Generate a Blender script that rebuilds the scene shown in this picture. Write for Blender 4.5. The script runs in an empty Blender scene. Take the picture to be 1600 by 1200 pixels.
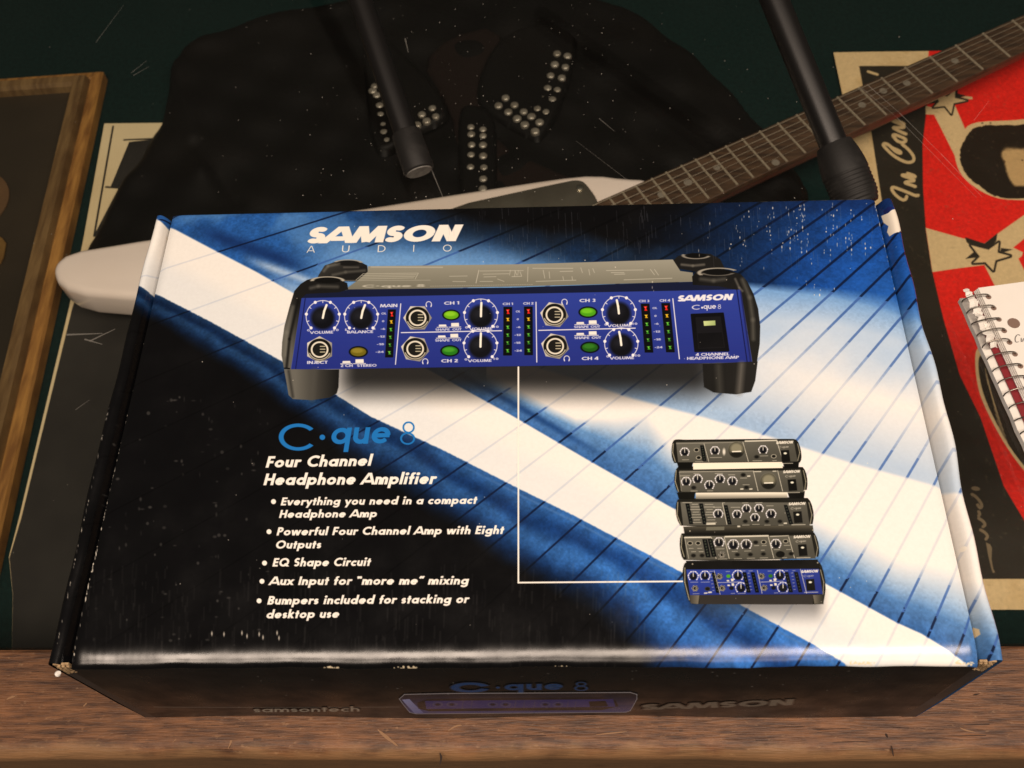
import bpy, bmesh, math, random
import numpy as np
from mathutils import Vector, Matrix

random.seed(7); rng = np.random.default_rng(7)
S = bpy.context.scene
COL = S.collection

# ------------------------------------------------------------------ camera, world, lights, exposure
F = 1534.76                                   # focal length in pixels of a 1600 px wide frame
PITCH, YAW, ROLL = 1.0459578, 0.0860994, -0.0900426
CAM = np.array([0.0151226, -0.0849044, 0.4348387])
cp, sp = math.cos(PITCH), math.sin(PITCH)
cy_, sy_ = math.cos(YAW), math.sin(YAW)
R0 = np.array([[cy_, -sy_, 0], [sy_, cy_, 0], [0, 0, 1]])
FW = R0 @ np.array([0, cp, -sp]); UP0 = R0 @ np.array([0, sp, cp]); RT0 = R0 @ np.array([1.0, 0, 0])
cr, sr = math.cos(ROLL), math.sin(ROLL)
RT = cr * RT0 + sr * UP0; UP = -sr * RT0 + cr * UP0

cam_data = bpy.data.cameras.new('camera'); cam = bpy.data.objects.new('camera', cam_data); COL.objects.link(cam)
cam_data.sensor_width = 36; cam_data.lens = F / 1600 * 36
cam_data.dof.use_dof = True; cam_data.dof.focus_distance = .41; cam_data.dof.aperture_fstop = 24
cam_data.clip_start = 0.01; cam_data.clip_end = 60
M = Matrix.Identity(4)
for i in range(3):
    M[i][0] = RT[i]; M[i][1] = UP[i]; M[i][2] = -FW[i]; M[i][3] = CAM[i]
cam.matrix_world = M
S.camera = cam

W = bpy.data.worlds.new('World'); S.world = W; W.use_nodes = True
W.node_tree.nodes['Background'].inputs['Color'].default_value = (1.0, 0.86, 0.66, 1)
W.node_tree.nodes['Background'].inputs['Strength'].default_value = 0.045

def area_lamp(name, loc, target, sx, sy, power, color):
    d = bpy.data.lights.new(name, 'AREA'); d.shape = 'RECTANGLE'; d.size = sx; d.size_y = sy
    d.energy = power; d.color = color
    o = bpy.data.objects.new(name, d); COL.objects.link(o)
    o.location = loc
    o.rotation_euler = (Vector(target) - Vector(loc)).to_track_quat('-Z', 'Y').to_euler()
    return o
area_lamp('ceiling_lamp', (0.18, -0.30, 1.18), (0.12, 0.06, 0.0), 1.9, 0.23, 28.5, (1.0, 0.81, 0.66))
S.view_settings.view_transform = 'Standard'
S.view_settings.look = 'None'; S.view_settings.exposure = 0.0; S.view_settings.gamma = 1.0
S.view_settings.use_curve_mapping = False

# ------------------------------------------------------------------ survey helpers
def proj(P):
    d = P - CAM
    z = d @ FW
    return 800 + F * (d @ RT) / z, 600 - F * (d @ UP) / z
def ray(u, v):
    return FW * F + RT * (u - 800) + UP * (600 - v)
def site(u, v, z):
    """world point at height z that was surveyed at (u, v) on the photograph"""
    d = ray(u, v); t = (z - CAM[2]) / d[2]
    return CAM + t * d
def sites(pts, z): return [site(u, v, z) for u, v in pts]
def zoom(pts, k, ox, oy): return [(ox + x / k, oy + y / k) for x, y in pts]

# ------------------------------------------------------------------ object helpers
def mesh(name, verts, faces, mat, parent=None, uvs=None, smooth=False):
    me = bpy.data.meshes.new(name)
    me.from_pydata([tuple(map(float, v)) for v in verts], [], [tuple(map(int, f)) for f in faces]); me.update()
    o = bpy.data.objects.new(name, me); COL.objects.link(o)
    if mat: me.materials.append(mat)
    if uvs is not None:
        l = me.uv_layers.new(name='uv')
        for li, loop in enumerate(me.loops): l.data[li].uv = uvs[loop.vertex_index]
    if smooth:
        for p in me.polygons: p.use_smooth = True
    if parent: o.parent = parent
    return o
def thing(name, label, cat, loc=(0, 0, 0), group=None):
    o = bpy.data.objects.new(name, None); COL.objects.link(o); o.empty_display_size = 0.02
    o['label'] = label; o['category'] = cat
    if group: o['group'] = group
    return o
class MB:
    def __init__(s): s.v = []; s.f = []
    def add(s, v, f):
        n = len(s.v); s.v += [tuple(p) for p in v]; s.f += [tuple(i + n for i in q) for q in f]; return s
    def box(s, a, b):
        x0, y0, z0 = a; x1, y1, z1 = b
        v = [(x0,y0,z0),(x1,y0,z0),(x1,y1,z0),(x0,y1,z0),(x0,y0,z1),(x1,y0,z1),(x1,y1,z1),(x0,y1,z1)]
        return s.add(v, [(3,2,1,0),(4,5,6,7),(0,1,5,4),(1,2,6,5),(2,3,7,6),(3,0,4,7)])
    def prism(s, poly, z0, z1):
        poly = [(float(p[0]), float(p[1])) for p in poly]
        a = sum(poly[i][0]*poly[(i+1)%len(poly)][1]-poly[(i+1)%len(poly)][0]*poly[i][1] for i in range(len(poly)))
        if a < 0: poly = poly[::-1]
        n = len(poly)
        v = [(x, y, z0) for x, y in poly] + [(x, y, z1) for x, y in poly]
        f = [tuple(range(n-1, -1, -1)), tuple(range(n, 2*n))] + [(i, (i+1)%n, n+(i+1)%n, n+i) for i in range(n)]
        return s.add(v, f)
    def tube(s, pts, rad, n=16, caps=True):
        pts = [Vector(p) for p in pts]
        rad = [float(r_) for r_ in rad] if hasattr(rad, '__len__') else [float(rad)]*len(pts)
        rings = []; prev = None
        for i, p in enumerate(pts):
            t = (pts[min(i+1, len(pts)-1)] - pts[max(i-1, 0)]).normalized()
            if prev is None:
                a = t.orthogonal().normalized()
            else:
                a = (prev - t*prev.dot(t)).normalized()
            prev = a; b = t.cross(a)
            rings.append([p + rad[i]*(math.cos(2*math.pi*k/n)*a + math.sin(2*math.pi*k/n)*b) for k in range(n)])
        v = [q for r in rings for q in r]
        f = [(i*n+k, i*n+(k+1)%n, (i+1)*n+(k+1)%n, (i+1)*n+k) for i in range(len(pts)-1) for k in range(n)]
        if caps: f += [tuple(range(n-1, -1, -1)), tuple(range((len(pts)-1)*n, len(pts)*n))]
        return s.add(v, f)
    def build(s, name, mat, parent=None, smooth=False, bevel=0, seg=2, angle=None):
        o = mesh(name, s.v, s.f, mat, parent)
        if bevel:
            bm = bmesh.new(); bm.from_mesh(o.data)
            ed = [e for e in bm.edges if len(e.link_faces) == 2 and e.calc_face_angle(0) > 0.5]
            bmesh.ops.bevel(bm, geom=ed, offset=bevel, segments=seg, affect='EDGES', profile=0.5)
            bm.to_mesh(o.data); bm.free()
        if smooth:
            for p in o.data.polygons: p.use_smooth = True
            o.data.set_sharp_from_angle(angle=math.radians(angle or 40))
        return o
def in_poly(px, py, poly):
    c = np.zeros(np.shape(px), bool); n = len(poly)
    for i in range(n):
        x0, y0 = poly[i]; x1, y1 = poly[(i+1) % n]
        k = ((y0 > py) != (y1 > py)) & (px < (x1-x0)*(py-y0)/((y1-y0) if y1 != y0 else 1e-12) + x0)
        c ^= k
    return c
def poly_sdf(px, py, poly):
    d = np.full(np.shape(px), 1e9); n = len(poly)
    for i in range(n):
        x0, y0 = poly[i]; x1, y1 = poly[(i+1) % n]
        dx, dy = x1-x0, y1-y0; L = dx*dx+dy*dy+1e-12
        t = np.clip(((px-x0)*dx+(py-y0)*dy)/L, 0, 1)
        d = np.minimum(d, np.hypot(px-x0-t*dx, py-y0-t*dy))
    return np.where(in_poly(px, py, poly), -d, d)
def smooth_poly(p, it=2, closed=True):
    p = [tuple(map(float, q)) for q in p]
    for _ in range(it):
        q = []
        n = len(p)
        for i in range(n if closed else n-1):
            a = p[i]; b = p[(i+1) % n]
            q += [(a[0]*.75+b[0]*.25, a[1]*.75+b[1]*.25), (a[0]*.25+b[0]*.75, a[1]*.25+b[1]*.75)]
        if not closed: q = [p[0]] + q + [p[-1]]
        p = q
    return p
def draped(name, outline_xy, z0, thick, mat, parent=None, cell=0.004, edge=0.012, fold=None):
    """a soft sheet lying on z0: a height field with rounded edges and folds, closed below"""
    P = [(float(p[0]), float(p[1])) for p in outline_xy]
    xs = np.array([p[0] for p in P]); ys = np.array([p[1] for p in P])
    gx = np.arange(xs.min()-cell, xs.max()+2*cell, cell); gy = np.arange(ys.min()-cell, ys.max()+2*cell, cell)
    X, Y = np.meshgrid(gx, gy, indexing='ij')
    D = poly_sdf(X, Y, P)
    gxd, gyd = np.gradient(D, cell)
    near = (D > 0) & (D < cell*1.5)
    X = np.where(near, X - D*gxd, X); Y = np.where(near, Y - D*gyd, Y)
    inside = D < cell*1.5
    t = np.clip(-D/edge, 0, 1); prof = np.sqrt(np.clip(1-(1-t)**2, 0, 1))
    Z = z0 + thick*prof
    if fold is not None: Z = Z + fold(X, Y)*prof
    idx = -np.ones(X.shape, int); v = []; f = []
    ok = inside[:-1, :-1] & inside[1:, :-1] & inside[:-1, 1:] & inside[1:, 1:]
    I, J = np.nonzero(ok)
    def vid(i, j):
        if idx[i, j] < 0:
            idx[i, j] = len(v); v.append((X[i, j], Y[i, j], Z[i, j]))
        return idx[i, j]
    for i, j in zip(I, J):
        f.append((vid(i, j), vid(i+1, j), vid(i+1, j+1), vid(i, j+1)))
    return mesh(name, v, f, mat, parent, smooth=True)

# ------------------------------------------------------------------ materials
def lin(c):
    return tuple(((x/255)/12.92 if x/255 <= .04045 else ((x/255+.055)/1.055)**2.4) for x in c)
def material(name, color, rough=0.5, metal=0.0, spec=0.5, noise=None, bump=None, coat=0.0):
    m = bpy.data.materials.new(name); m.use_nodes = True
    nt = m.node_tree; b = nt.nodes['Principled BSDF']
    b.inputs['Base Color'].default_value = (*color, 1); b.inputs['Roughness'].default_value = rough
    b.inputs['Metallic'].default_value = metal; b.inputs['Specular IOR Level'].default_value = spec
    b.inputs['Coat Weight'].default_value = coat
    tc = nt.nodes.new('ShaderNodeTexCoord')
    def noise_node(scale, detail, sx=(1, 1, 1)):
        mp = nt.nodes.new('ShaderNodeMapping'); mp.inputs['Scale'].default_value = sx
        nt.links.new(tc.outputs['Object'], mp.inputs['Vector'])
        n = nt.nodes.new('ShaderNodeTexNoise'); n.inputs['Scale'].default_value = scale; n.inputs['Detail'].default_value = detail
        nt.links.new(mp.outputs['Vector'], n.inputs['Vector']); return n
    if noise:                                   # (scale, detail, stretch, colour2, lo, hi)
        sc, de, st, c2, lo, hi = noise
        n = noise_node(sc, de, st)
        r = nt.nodes.new('ShaderNodeMapRange'); r.inputs['From Min'].default_value = lo; r.inputs['From Max'].default_value = hi
        nt.links.new(n.outputs['Fac'], r.inputs['Value'])
        mx = nt.nodes.new('ShaderNodeMix'); mx.data_type = 'RGBA'
        mx.inputs[6].default_value = (*color, 1); mx.inputs[7].default_value = (*c2, 1)
        nt.links.new(r.outputs['Result'], mx.inputs[0]); nt.links.new(mx.outputs[2], b.inputs['Base Color'])
    if bump:                                    # (scale, detail, stretch, strength, distance)
        sc, de, st, strength, dist = bump
        n = noise_node(sc, de, st)
        bp = nt.nodes.new('ShaderNodeBump'); bp.inputs['Strength'].default_value = strength; bp.inputs['Distance'].default_value = dist
        nt.links.new(n.outputs['Fac'], bp.inputs['Height']); nt.links.new(bp.outputs['Normal'], b.inputs['Normal'])
    return m

# ------------------------------------------------------------------ printed artwork: a small rasteriser that draws ink on a flat panel
VP = (797.0, -2064.0)                           # where the depth lines of the box meet
def vnoise(h, w, cell, seed, octaves=4):
    r = np.random.default_rng(seed); out = np.zeros((h, w), np.float32); amp = 1.0; tot = 0
    for o in range(octaves):
        c = max(cell/2**o, 1.5)
        gh, gw = int(h/c)+3, int(w/c)+3
        g = r.random((gh, gw)).astype(np.float32)
        y = np.arange(h)/c; x = np.arange(w)/c
        yi = y.astype(int); xi = x.astype(int); fy = y-yi; fx = x-xi
        fy = (fy*fy*(3-2*fy))[:, None].astype(np.float32); fx = (fx*fx*(3-2*fx))[None].astype(np.float32)
        a = g[np.ix_(yi, xi)]*(1-fx)+g[np.ix_(yi, xi+1)]*fx
        b = g[np.ix_(yi+1, xi)]*(1-fx)+g[np.ix_(yi+1, xi+1)]*fx
        out += amp*(a*(1-fy)+b*fy); tot += amp; amp *= .55
    return out/tot
def sstep(a, b, x):
    t = np.clip((x-a)/(b-a), 0, 1); return t*t*(3-2*t)
class Art:
    def __init__(s, O, A, B, w, h, base):
        s.O, s.A, s.B = np.array(O, float), np.array(A, float), np.array(B, float)
        s.w, s.h = w, h
        N = np.cross(s.A, s.B); s.N = N/np.linalg.norm(N)
        ii = (np.arange(w)+.5)/w; jj = (np.arange(h)+.5)/h
        P = s.O + ii[None, :, None]*s.A + jj[:, None, None]*s.B
        d = P-CAM; z = d@FW
        s.U = (800+F*(d@RT)/z).astype(np.float32); s.V = (600-F*(d@UP)/z).astype(np.float32)
        s.C = np.zeros((h, w, 3), np.float32); s.C[:] = np.array(base, np.float32)
        s.px = abs(float(s.U[h//2, w//2+1]-s.U[h//2, w//2]))    # photo px per texel
        s.layers = {}; s.layer = None
    def uvof(s, u, v):
        d = ray(u, v); t = ((s.O-CAM)@s.N)/(d@s.N); P = CAM+t*d-s.O
        return (P@s.A)/(s.A@s.A), (P@s.B)/(s.B@s.B)
    def win(s, x0, y0, x1, y1):
        q = [s.uvof(a, b) for a in (x0, x1) for b in (y0, y1)]
        a0 = int(np.floor(min(p[0] for p in q)*s.w))-2; a1 = int(np.ceil(max(p[0] for p in q)*s.w))+2
        b0 = int(np.floor(min(p[1] for p in q)*s.h))-2; b1 = int(np.ceil(max(p[1] for p in q)*s.h))+2
        a0, a1 = np.clip([a0, a1], 0, s.w); b0, b1 = np.clip([b0, b1], 0, s.h)
        return slice(b0, b1), slice(a0, a1)
    def paint(s, wn, cov, col):
        if cov.size == 0: return
        s.C[wn] += cov[..., None]*(np.asarray(col, np.float32)-s.C[wn])
        if s.layer:
            m = s.layers.setdefault(s.layer, np.zeros((s.h, s.w), np.float32)); m[wn] = np.maximum(m[wn], cov)
    def cover(s, d, soft=None): return np.clip(.5-d/(soft or s.px*1.3), 0, 1)
    def poly(s, pts, col, alpha=1, soft=None, rnd=0):
        k = (soft or 1)+2
        xs = [p[0] for p in pts]; ys = [p[1] for p in pts]
        wn = s.win(min(xs)-k, min(ys)-k, max(xs)+k, max(ys)+k)
        U, V = s.U[wn], s.V[wn]
        if U.size == 0: return
        c = s.cover(poly_sdf(U, V, pts)-rnd, soft)*alpha
        s.paint(wn, c, col)
    def grad(s, pts, c0, c1, p0, p1, alpha=1, soft=None):
        """polygon with an ink gradient from p0 to p1 (printed photograph)"""
        xs = [p[0] for p in pts]; ys = [p[1] for p in pts]
        wn = s.win(min(xs)-3, min(ys)-3, max(xs)+3, max(ys)+3); U, V = s.U[wn], s.V[wn]
        if U.size == 0: return
        dx, dy = p1[0]-p0[0], p1[1]-p0[1]
        t = np.clip(((U-p0[0])*dx+(V-p0[1])*dy)/(dx*dx+dy*dy), 0, 1)[..., None]
        col = np.array(c0)*(1-t)+np.array(c1)*t
        s.paint(wn, s.cover(poly_sdf(U, V, pts), soft)*alpha, col)
    def ell(s, c, rx, ry, col, alpha=1, soft=None, rot=0):
        r = max(rx, ry)+3; wn = s.win(c[0]-r, c[1]-r, c[0]+r, c[1]+r); U, V = s.U[wn]-c[0], s.V[wn]-c[1]
        if U.size == 0: return
        a = math.radians(rot); U, V = U*math.cos(a)+V*math.sin(a), -U*math.sin(a)+V*math.cos(a)
        k = np.hypot(U/rx, V/ry); s.paint(wn, s.cover((k-1)*min(rx, ry), soft)*alpha, col)
    def ring(s, c, rx, ry, wd, col, a0=None, a1=None, alpha=1):
        r = max(rx, ry)+wd+3; wn = s.win(c[0]-r, c[1]-r, c[0]+r, c[1]+r); U, V = s.U[wn]-c[0], s.V[wn]-c[1]
        if U.size == 0: return
        k = np.hypot(U/rx, V/ry); d = np.abs(k-1)*min(rx, ry)-wd/2
        cv = s.cover(d)*alpha
        if a0 is not None:
            an = np.degrees(np.arctan2(V/ry, U/rx)); an = (an-a0) % 360
            cv = cv*(an <= (a1-a0))
        s.paint(wn, cv, col)
    def line(s, pts, wd, col, alpha=1, soft=None):
        for (x0, y0), (x1, y1) in zip(pts[:-1], pts[1:]):
            k = wd+3; wn = s.win(min(x0, x1)-k, min(y0, y1)-k, max(x0, x1)+k, max(y0, y1)+k); U, V = s.U[wn], s.V[wn]
            if U.size == 0: continue
            dx, dy = x1-x0, y1-y0; L = dx*dx+dy*dy+1e-9
            t = np.clip(((U-x0)*dx+(V-y0)*dy)/L, 0, 1)
            d = np.hypot(U-x0-t*dx, V-y0-t*dy)-wd/2
            s.paint(wn, s.cover(d, soft)*alpha, col)
    def text(s, txt, p0, p1, cap, col, t=.19, slant=0.0, gap=.08, space=.3, alpha=1, caps=False, up=None):
        """letters set from p0 to p1 on the baseline, cap pixels high; the width is fitted"""
        gl = []; x = 0
        for ch in txt:
            if ch == ' ': x += space; continue
            adv, st, y0, y1 = glyph(ch, t); gl.append((x, adv, st, y0, y1)); x += adv+gap
        tot = x-gap
        bx, by = p1[0]-p0[0], p1[1]-p0[1]; L = math.hypot(bx, by); bx /= L; by /= L
        sx = L/tot                               # px per glyph unit along the line
        if up is None:
            ux, uy = VP[0]-p0[0], VP[1]-p0[1]; q = math.hypot(ux, uy); ux /= q; uy /= q
        else: ux, uy = up
        ux, uy = ux+slant*bx, uy+slant*by
        det = bx*uy-by*ux
        for x, adv, st, y0, y1 in gl:
            cs = [(p0[0]+bx*sx*a+ux*cap*b, p0[1]+by*sx*a+uy*cap*b) for a in (x-.1, x+adv+.1) for b in (y0-.1, y1+.1)]
            wn = s.win(min(c[0] for c in cs), min(c[1] for c in cs), max(c[0] for c in cs), max(c[1] for c in cs))
            U, V = s.U[wn]-p0[0], s.V[wn]-p0[1]
            if U.size == 0: continue
            gx = (U*uy-V*ux)/det/sx-x; gy = (bx*V-by*U)/det/cap
            d = strokes_sdf(gx, gy, st, t); d = np.maximum(d, np.maximum(gy-y1, y0-gy))
            cv = np.clip(.5-d/(s.px*1.2/min(cap, sx)), 0, 1)*alpha
            s.paint(wn, cv, col)
    def image(s, name):
        im = bpy.data.images.new(name, s.w, s.h, alpha=False, float_buffer=False)
        a = np.ones((s.h, s.w, 4), np.float32); a[..., :3] = np.clip(s.C/255, 0, 1)
        im.pixels.foreach_set(a.ravel()); im.update(); im.pack()
        return im
def strokes_sdf(x, y, strokes, t):
    d = np.full(x.shape, 9.0, np.float32)
    for st in strokes:
        if len(st) == 1:
            d = np.minimum(d, np.hypot(x-st[0][0], y-st[0][1])-t*.62); continue
        for i, ((x0, y0), (x1, y1)) in enumerate(zip(st[:-1], st[1:])):
            L = math.hypot(x1-x0, y1-y0)
            if L < 1e-6: continue
            tx, ty = (x1-x0)/L, (y1-y0)/L
            a = (x-x0)*tx+(y-y0)*ty; b = -(x-x0)*ty+(y-y0)*tx
            d = np.minimum(d, np.maximum(np.abs(a-L/2)-L/2-.004, np.abs(b)-t/2))
            if i > 0: d = np.minimum(d, np.hypot(x-x0, y-y0)-t/2)
    return d
def arc(cx, cy, rx, ry, a0, a1, n=14):
    return [(cx+rx*math.cos(math.radians(a0+(a1-a0)*i/n)), cy+ry*math.sin(math.radians(a0+(a1-a0)*i/n))) for i in range(n+1)]
def glyph(c, t):
    h = t/2; xh = .66; r = xh/2
    y0, y1 = 0.0, 1.0
    rg = lambda: [arc(r, r, r-h, r-h, 0, 360, 22)]
    def s_(w, H):
        ry = (H-t)/4; rx = w/2-h
        up = arc(w/2, H-h-ry, rx, ry, 35, 270, 12); lo = arc(w/2, h+ry, rx, ry, 90, -145, 12)
        return [up+lo[1:]]
    def arch(x, w, top):
        q = w/2-h; return [(x+h, 0), (x+h, top-h-q)]+arc(x+w/2, top-h-q, q, q, 180, 0, 10)+[(x+w-h, 0)]
    D = {
     'A': (.82, [[(.41-.02-.45, -.1), (.40, 1.02)], [(.42, 1.02), (.43+.45, -.1)], [(.2, .27), (.62, .27)]]),
     'B': (.58, [[(h, 0), (h, 1)], [(h, 1-h), (.3, 1-h)]+arc(.3, .75-h*.3, .22-h*.4, .25-h*.7, 90, -90, 10)+[(h, .5)], [(.3, .5)]+arc(.32, .26+h*.2, .26-h, .26-h*.8, 90, -90, 10)+[(h, h)]]),
     'C': (.8, [arc(.5, .5, .5-h, .5-h, 48, 312, 24)]),
     'D': (.76, [[(h, 0), (h, 1)], [(h, h), (.28, h)]+arc(.28, .5, .48-h, .5-h, -90, 90, 18)+[(h, 1-h)]]),
     'E': (.52, [[(h, 0), (h, 1)], [(h, h), (.52, h)], [(h, .5), (.49, .5)], [(h, 1-h), (.52, 1-h)]]),
     'F': (.5, [[(h, 0), (h, 1)], [(h, .48), (.46, .48)], [(h, 1-h), (.5, 1-h)]]),
     'H': (.7, [[(h, 0), (h, 1)], [(.7-h, 0), (.7-h, 1)], [(h, .5), (.7-h, .5)]]),
     'I': (t, [[(h, 0), (h, 1)]]),
     'J': (.42, [[(.42-h, 1), (.42-h, .3)]+arc(.21, .22+h*.2, .21-h, .22-h, 0, -160, 10)]),
     'L': (.47, [[(h, 0), (h, 1)], [(h, h), (.47, h)]]),
     'M': (1.0, [[(.07, -.1), (.2, 1.02)], [(.2, 1.05), (.5, .05)], [(.5, .05), (.8, 1.05)], [(.8, 1.02), (.93, -.1)]]),
     'N': (.76, [[(h, 0), (h, 1)], [(.76-h, 0), (.76-h, 1)], [(h*.8, 1.05), (.76-h*.8, -.05)]]),
     'O': (.96, [arc(.48, .5, .48-h, .5-h, 0, 360, 30)]),
     'P': (.56, [[(h, 0), (h, 1)], [(h, 1-h), (.28, 1-h)]+arc(.28, .69, .28-h, .31-h, 90, -90, 12)+[(h, .38+h)]]),
     'Q': (.98, [arc(.48, .5, .48-h, .5-h, 0, 360, 30), [(.55, .34), (.98, -.04)]]),
     'R': (.6, [[(h, 0), (h, 1)], [(h, 1-h), (.28, 1-h)]+arc(.28, .69, .28-h, .31-h, 90, -90, 12)+[(h, .38+h)], [(.26, .42), (.58, -.08)]]),
     'S': (.56, s_(.56, 1)),
     'T': (.56, [[(.28, 0), (.28, 1)], [(0, 1-h), (.56, 1-h)]]),
     'U': (.68, [[(h, 1), (h, .34)]+arc(.34, .34, .34-h, .34-h, 180, 360, 14)+[(.68-h, 1)]]),
     'V': (.8, [[(-.0, 1.1), (.40, -.02)], [(.40, -.02), (.8, 1.1)]]),
     'X': (.7, [[(.02, -.05), (.68, 1.05)], [(.68, -.05), (.02, 1.05)]]),
     'a': (xh+.02, rg()+[[(xh+.02-h, 0), (xh+.02-h, xh)]]),
     'c': (.52, [arc(r, r, r-h, r-h, 52, 308, 18)]),
     'd': (xh+.02, rg()+[[(xh+.02-h, 0), (xh+.02-h, 1.06)]]),
     'e': (xh, [arc(r, r, r-h, r-h, 0, 318, 22), [(h, r), (xh-h*.3, r)]]),
     'f': (.36, [[(.17, 0), (.17, .8)]+arc(.34, .8, .17, .25-h, 180, 95, 6), [(0, xh-h), (.36, xh-h)]]),
     'g': (xh+.02, rg()+[[(xh+.02-h, xh), (xh+.02-h, -.05)]+arc(r+.01, -.05, r+.01-h, .26-h, 0, -155, 10)]),
     'h': (.56, [arch(0, .56, xh), [(h, 0), (h, 1.06)]]),
     'i': (t*1.15, [[(t*.57, 0), (t*.57, xh)], [(t*.57, .88)]]),
     'k': (.58, [[(h, 0), (h, 1.06)], [(.48, .7), (.12, .3)], [(.2, .42), (.52, -.06)]]),
     'l': (t, [[(h, 0), (h, 1.06)]]),
     'm': (.92, [arch(0, .50, xh), arch(.42, .50, xh), [(h, 0), (h, xh)]]),
     'n': (.56, [arch(0, .56, xh), [(h, 0), (h, xh)]]),
     'o': (xh, rg()),
     'p': (xh+.02, [arc(r+.02, r, r-h, r-h, 0, 360, 22), [(h, -.32), (h, xh)]]),
     'q': (xh+.02, rg()+[[(xh+.02-h, -.32), (xh+.02-h, xh)]]),
     'r': (.4, [[(h, 0), (h, xh)], arc(.34, xh-.24, .34-h, .24-h, 180, 75, 8)]),
     's': (.44, s_(.44, xh)),
     't': (.36, [[(.18, 0), (.18, .88)], [(0, xh-h), (.36, xh-h)]]),
     'u': (.56, [[(h, xh), (h, .28)]+arc(.28, .28, .28-h, .28-h, 180, 360, 12)+[(.56-h, xh)], [(.56-h, 0), (.56-h, xh)]]),
     'v': (.56, [[(.02, .74), (.28, -.02)], [(.28, -.02), (.54, .74)]]),
     'w': (.86, [[(.04, .72), (.24, -.02)], [(.24, -.02), (.43, .72)], [(.43, .72), (.62, -.02)], [(.62, -.02), (.82, .72)]]),
     'x': (.56, [[(.0, -.06), (.56, .72)], [(.56, -.06), (.0, .72)]]),
     'y': (.58, [[(.02, .74), (.32, .05)], [(.56, .74), (.18, -.36)]]),
     '0': (.6, [arc(.3, .5, .3-h, .5-h, 0, 360, 22)]),
     '1': (.34, [[(.34-h, 0), (.34-h, 1)], [(.34-h, 1-h), (.02, .82)]]),
     '2': (.54, [arc(.27, .72, .27-h, .28-h, 165, -35, 12)+[(h, h), (.54, h)]]),
     '3': (.52, [arc(.26, .75, .24-h, .25-h, 150, -90, 12), arc(.26, .27, .26-h, .27-h, 90, -150, 12)]),
     '4': (.6, [[(.44, 0), (.44, 1)], [(.44, .98), (.06, .28), (.6, .28)]]),
     '6': (.56, [arc(.28, .3, .28-h, .3-h, 0, 360, 18), arc(.34, .3, .34-h, .7-h, 180, 100, 8)]),
     '8': (.56, [arc(.28, .29, .28-h, .29-h, 0, 360, 18), arc(.28, .76, .235-h, .24-h*.9, 0, 360, 18)]),
     '-': (.34, [[(.02, .42), (.32, .42)]]),
     '.': (t*1.3, [[(t*.65, t*.65)]]),
     '*': (t*1.6, [[(t*.8, .5)]]),
     '<': (.4, [[(.02, 1), (.1, .72)], [(.22, 1), (.3, .72)]]),   # opening quote
     '>': (.4, [[(.14, 1), (.04, .72)], [(.34, 1), (.24, .72)]]), # closing quote
    }
    a, st = D[c]
    if c in 'dhkl': y1 = 1.06
    if c in 'gpq': y0 = -.32; y1 = xh
    if c == 'y': y0 = -.32; y1 = xh
    if c in 'vwx': y1 = xh
    return a, st, y0, y1

# ------------------------------------------------------------------ dimensions of the carton
BW, BD, BH = 0.33, 0.2034, 0.09367
HX = BW/2
RIM = 0.0072
LIDX0, LIDX1 = -HX+RIM+.0006, HX-RIM-.0002
ROUND = 0.0052

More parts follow.
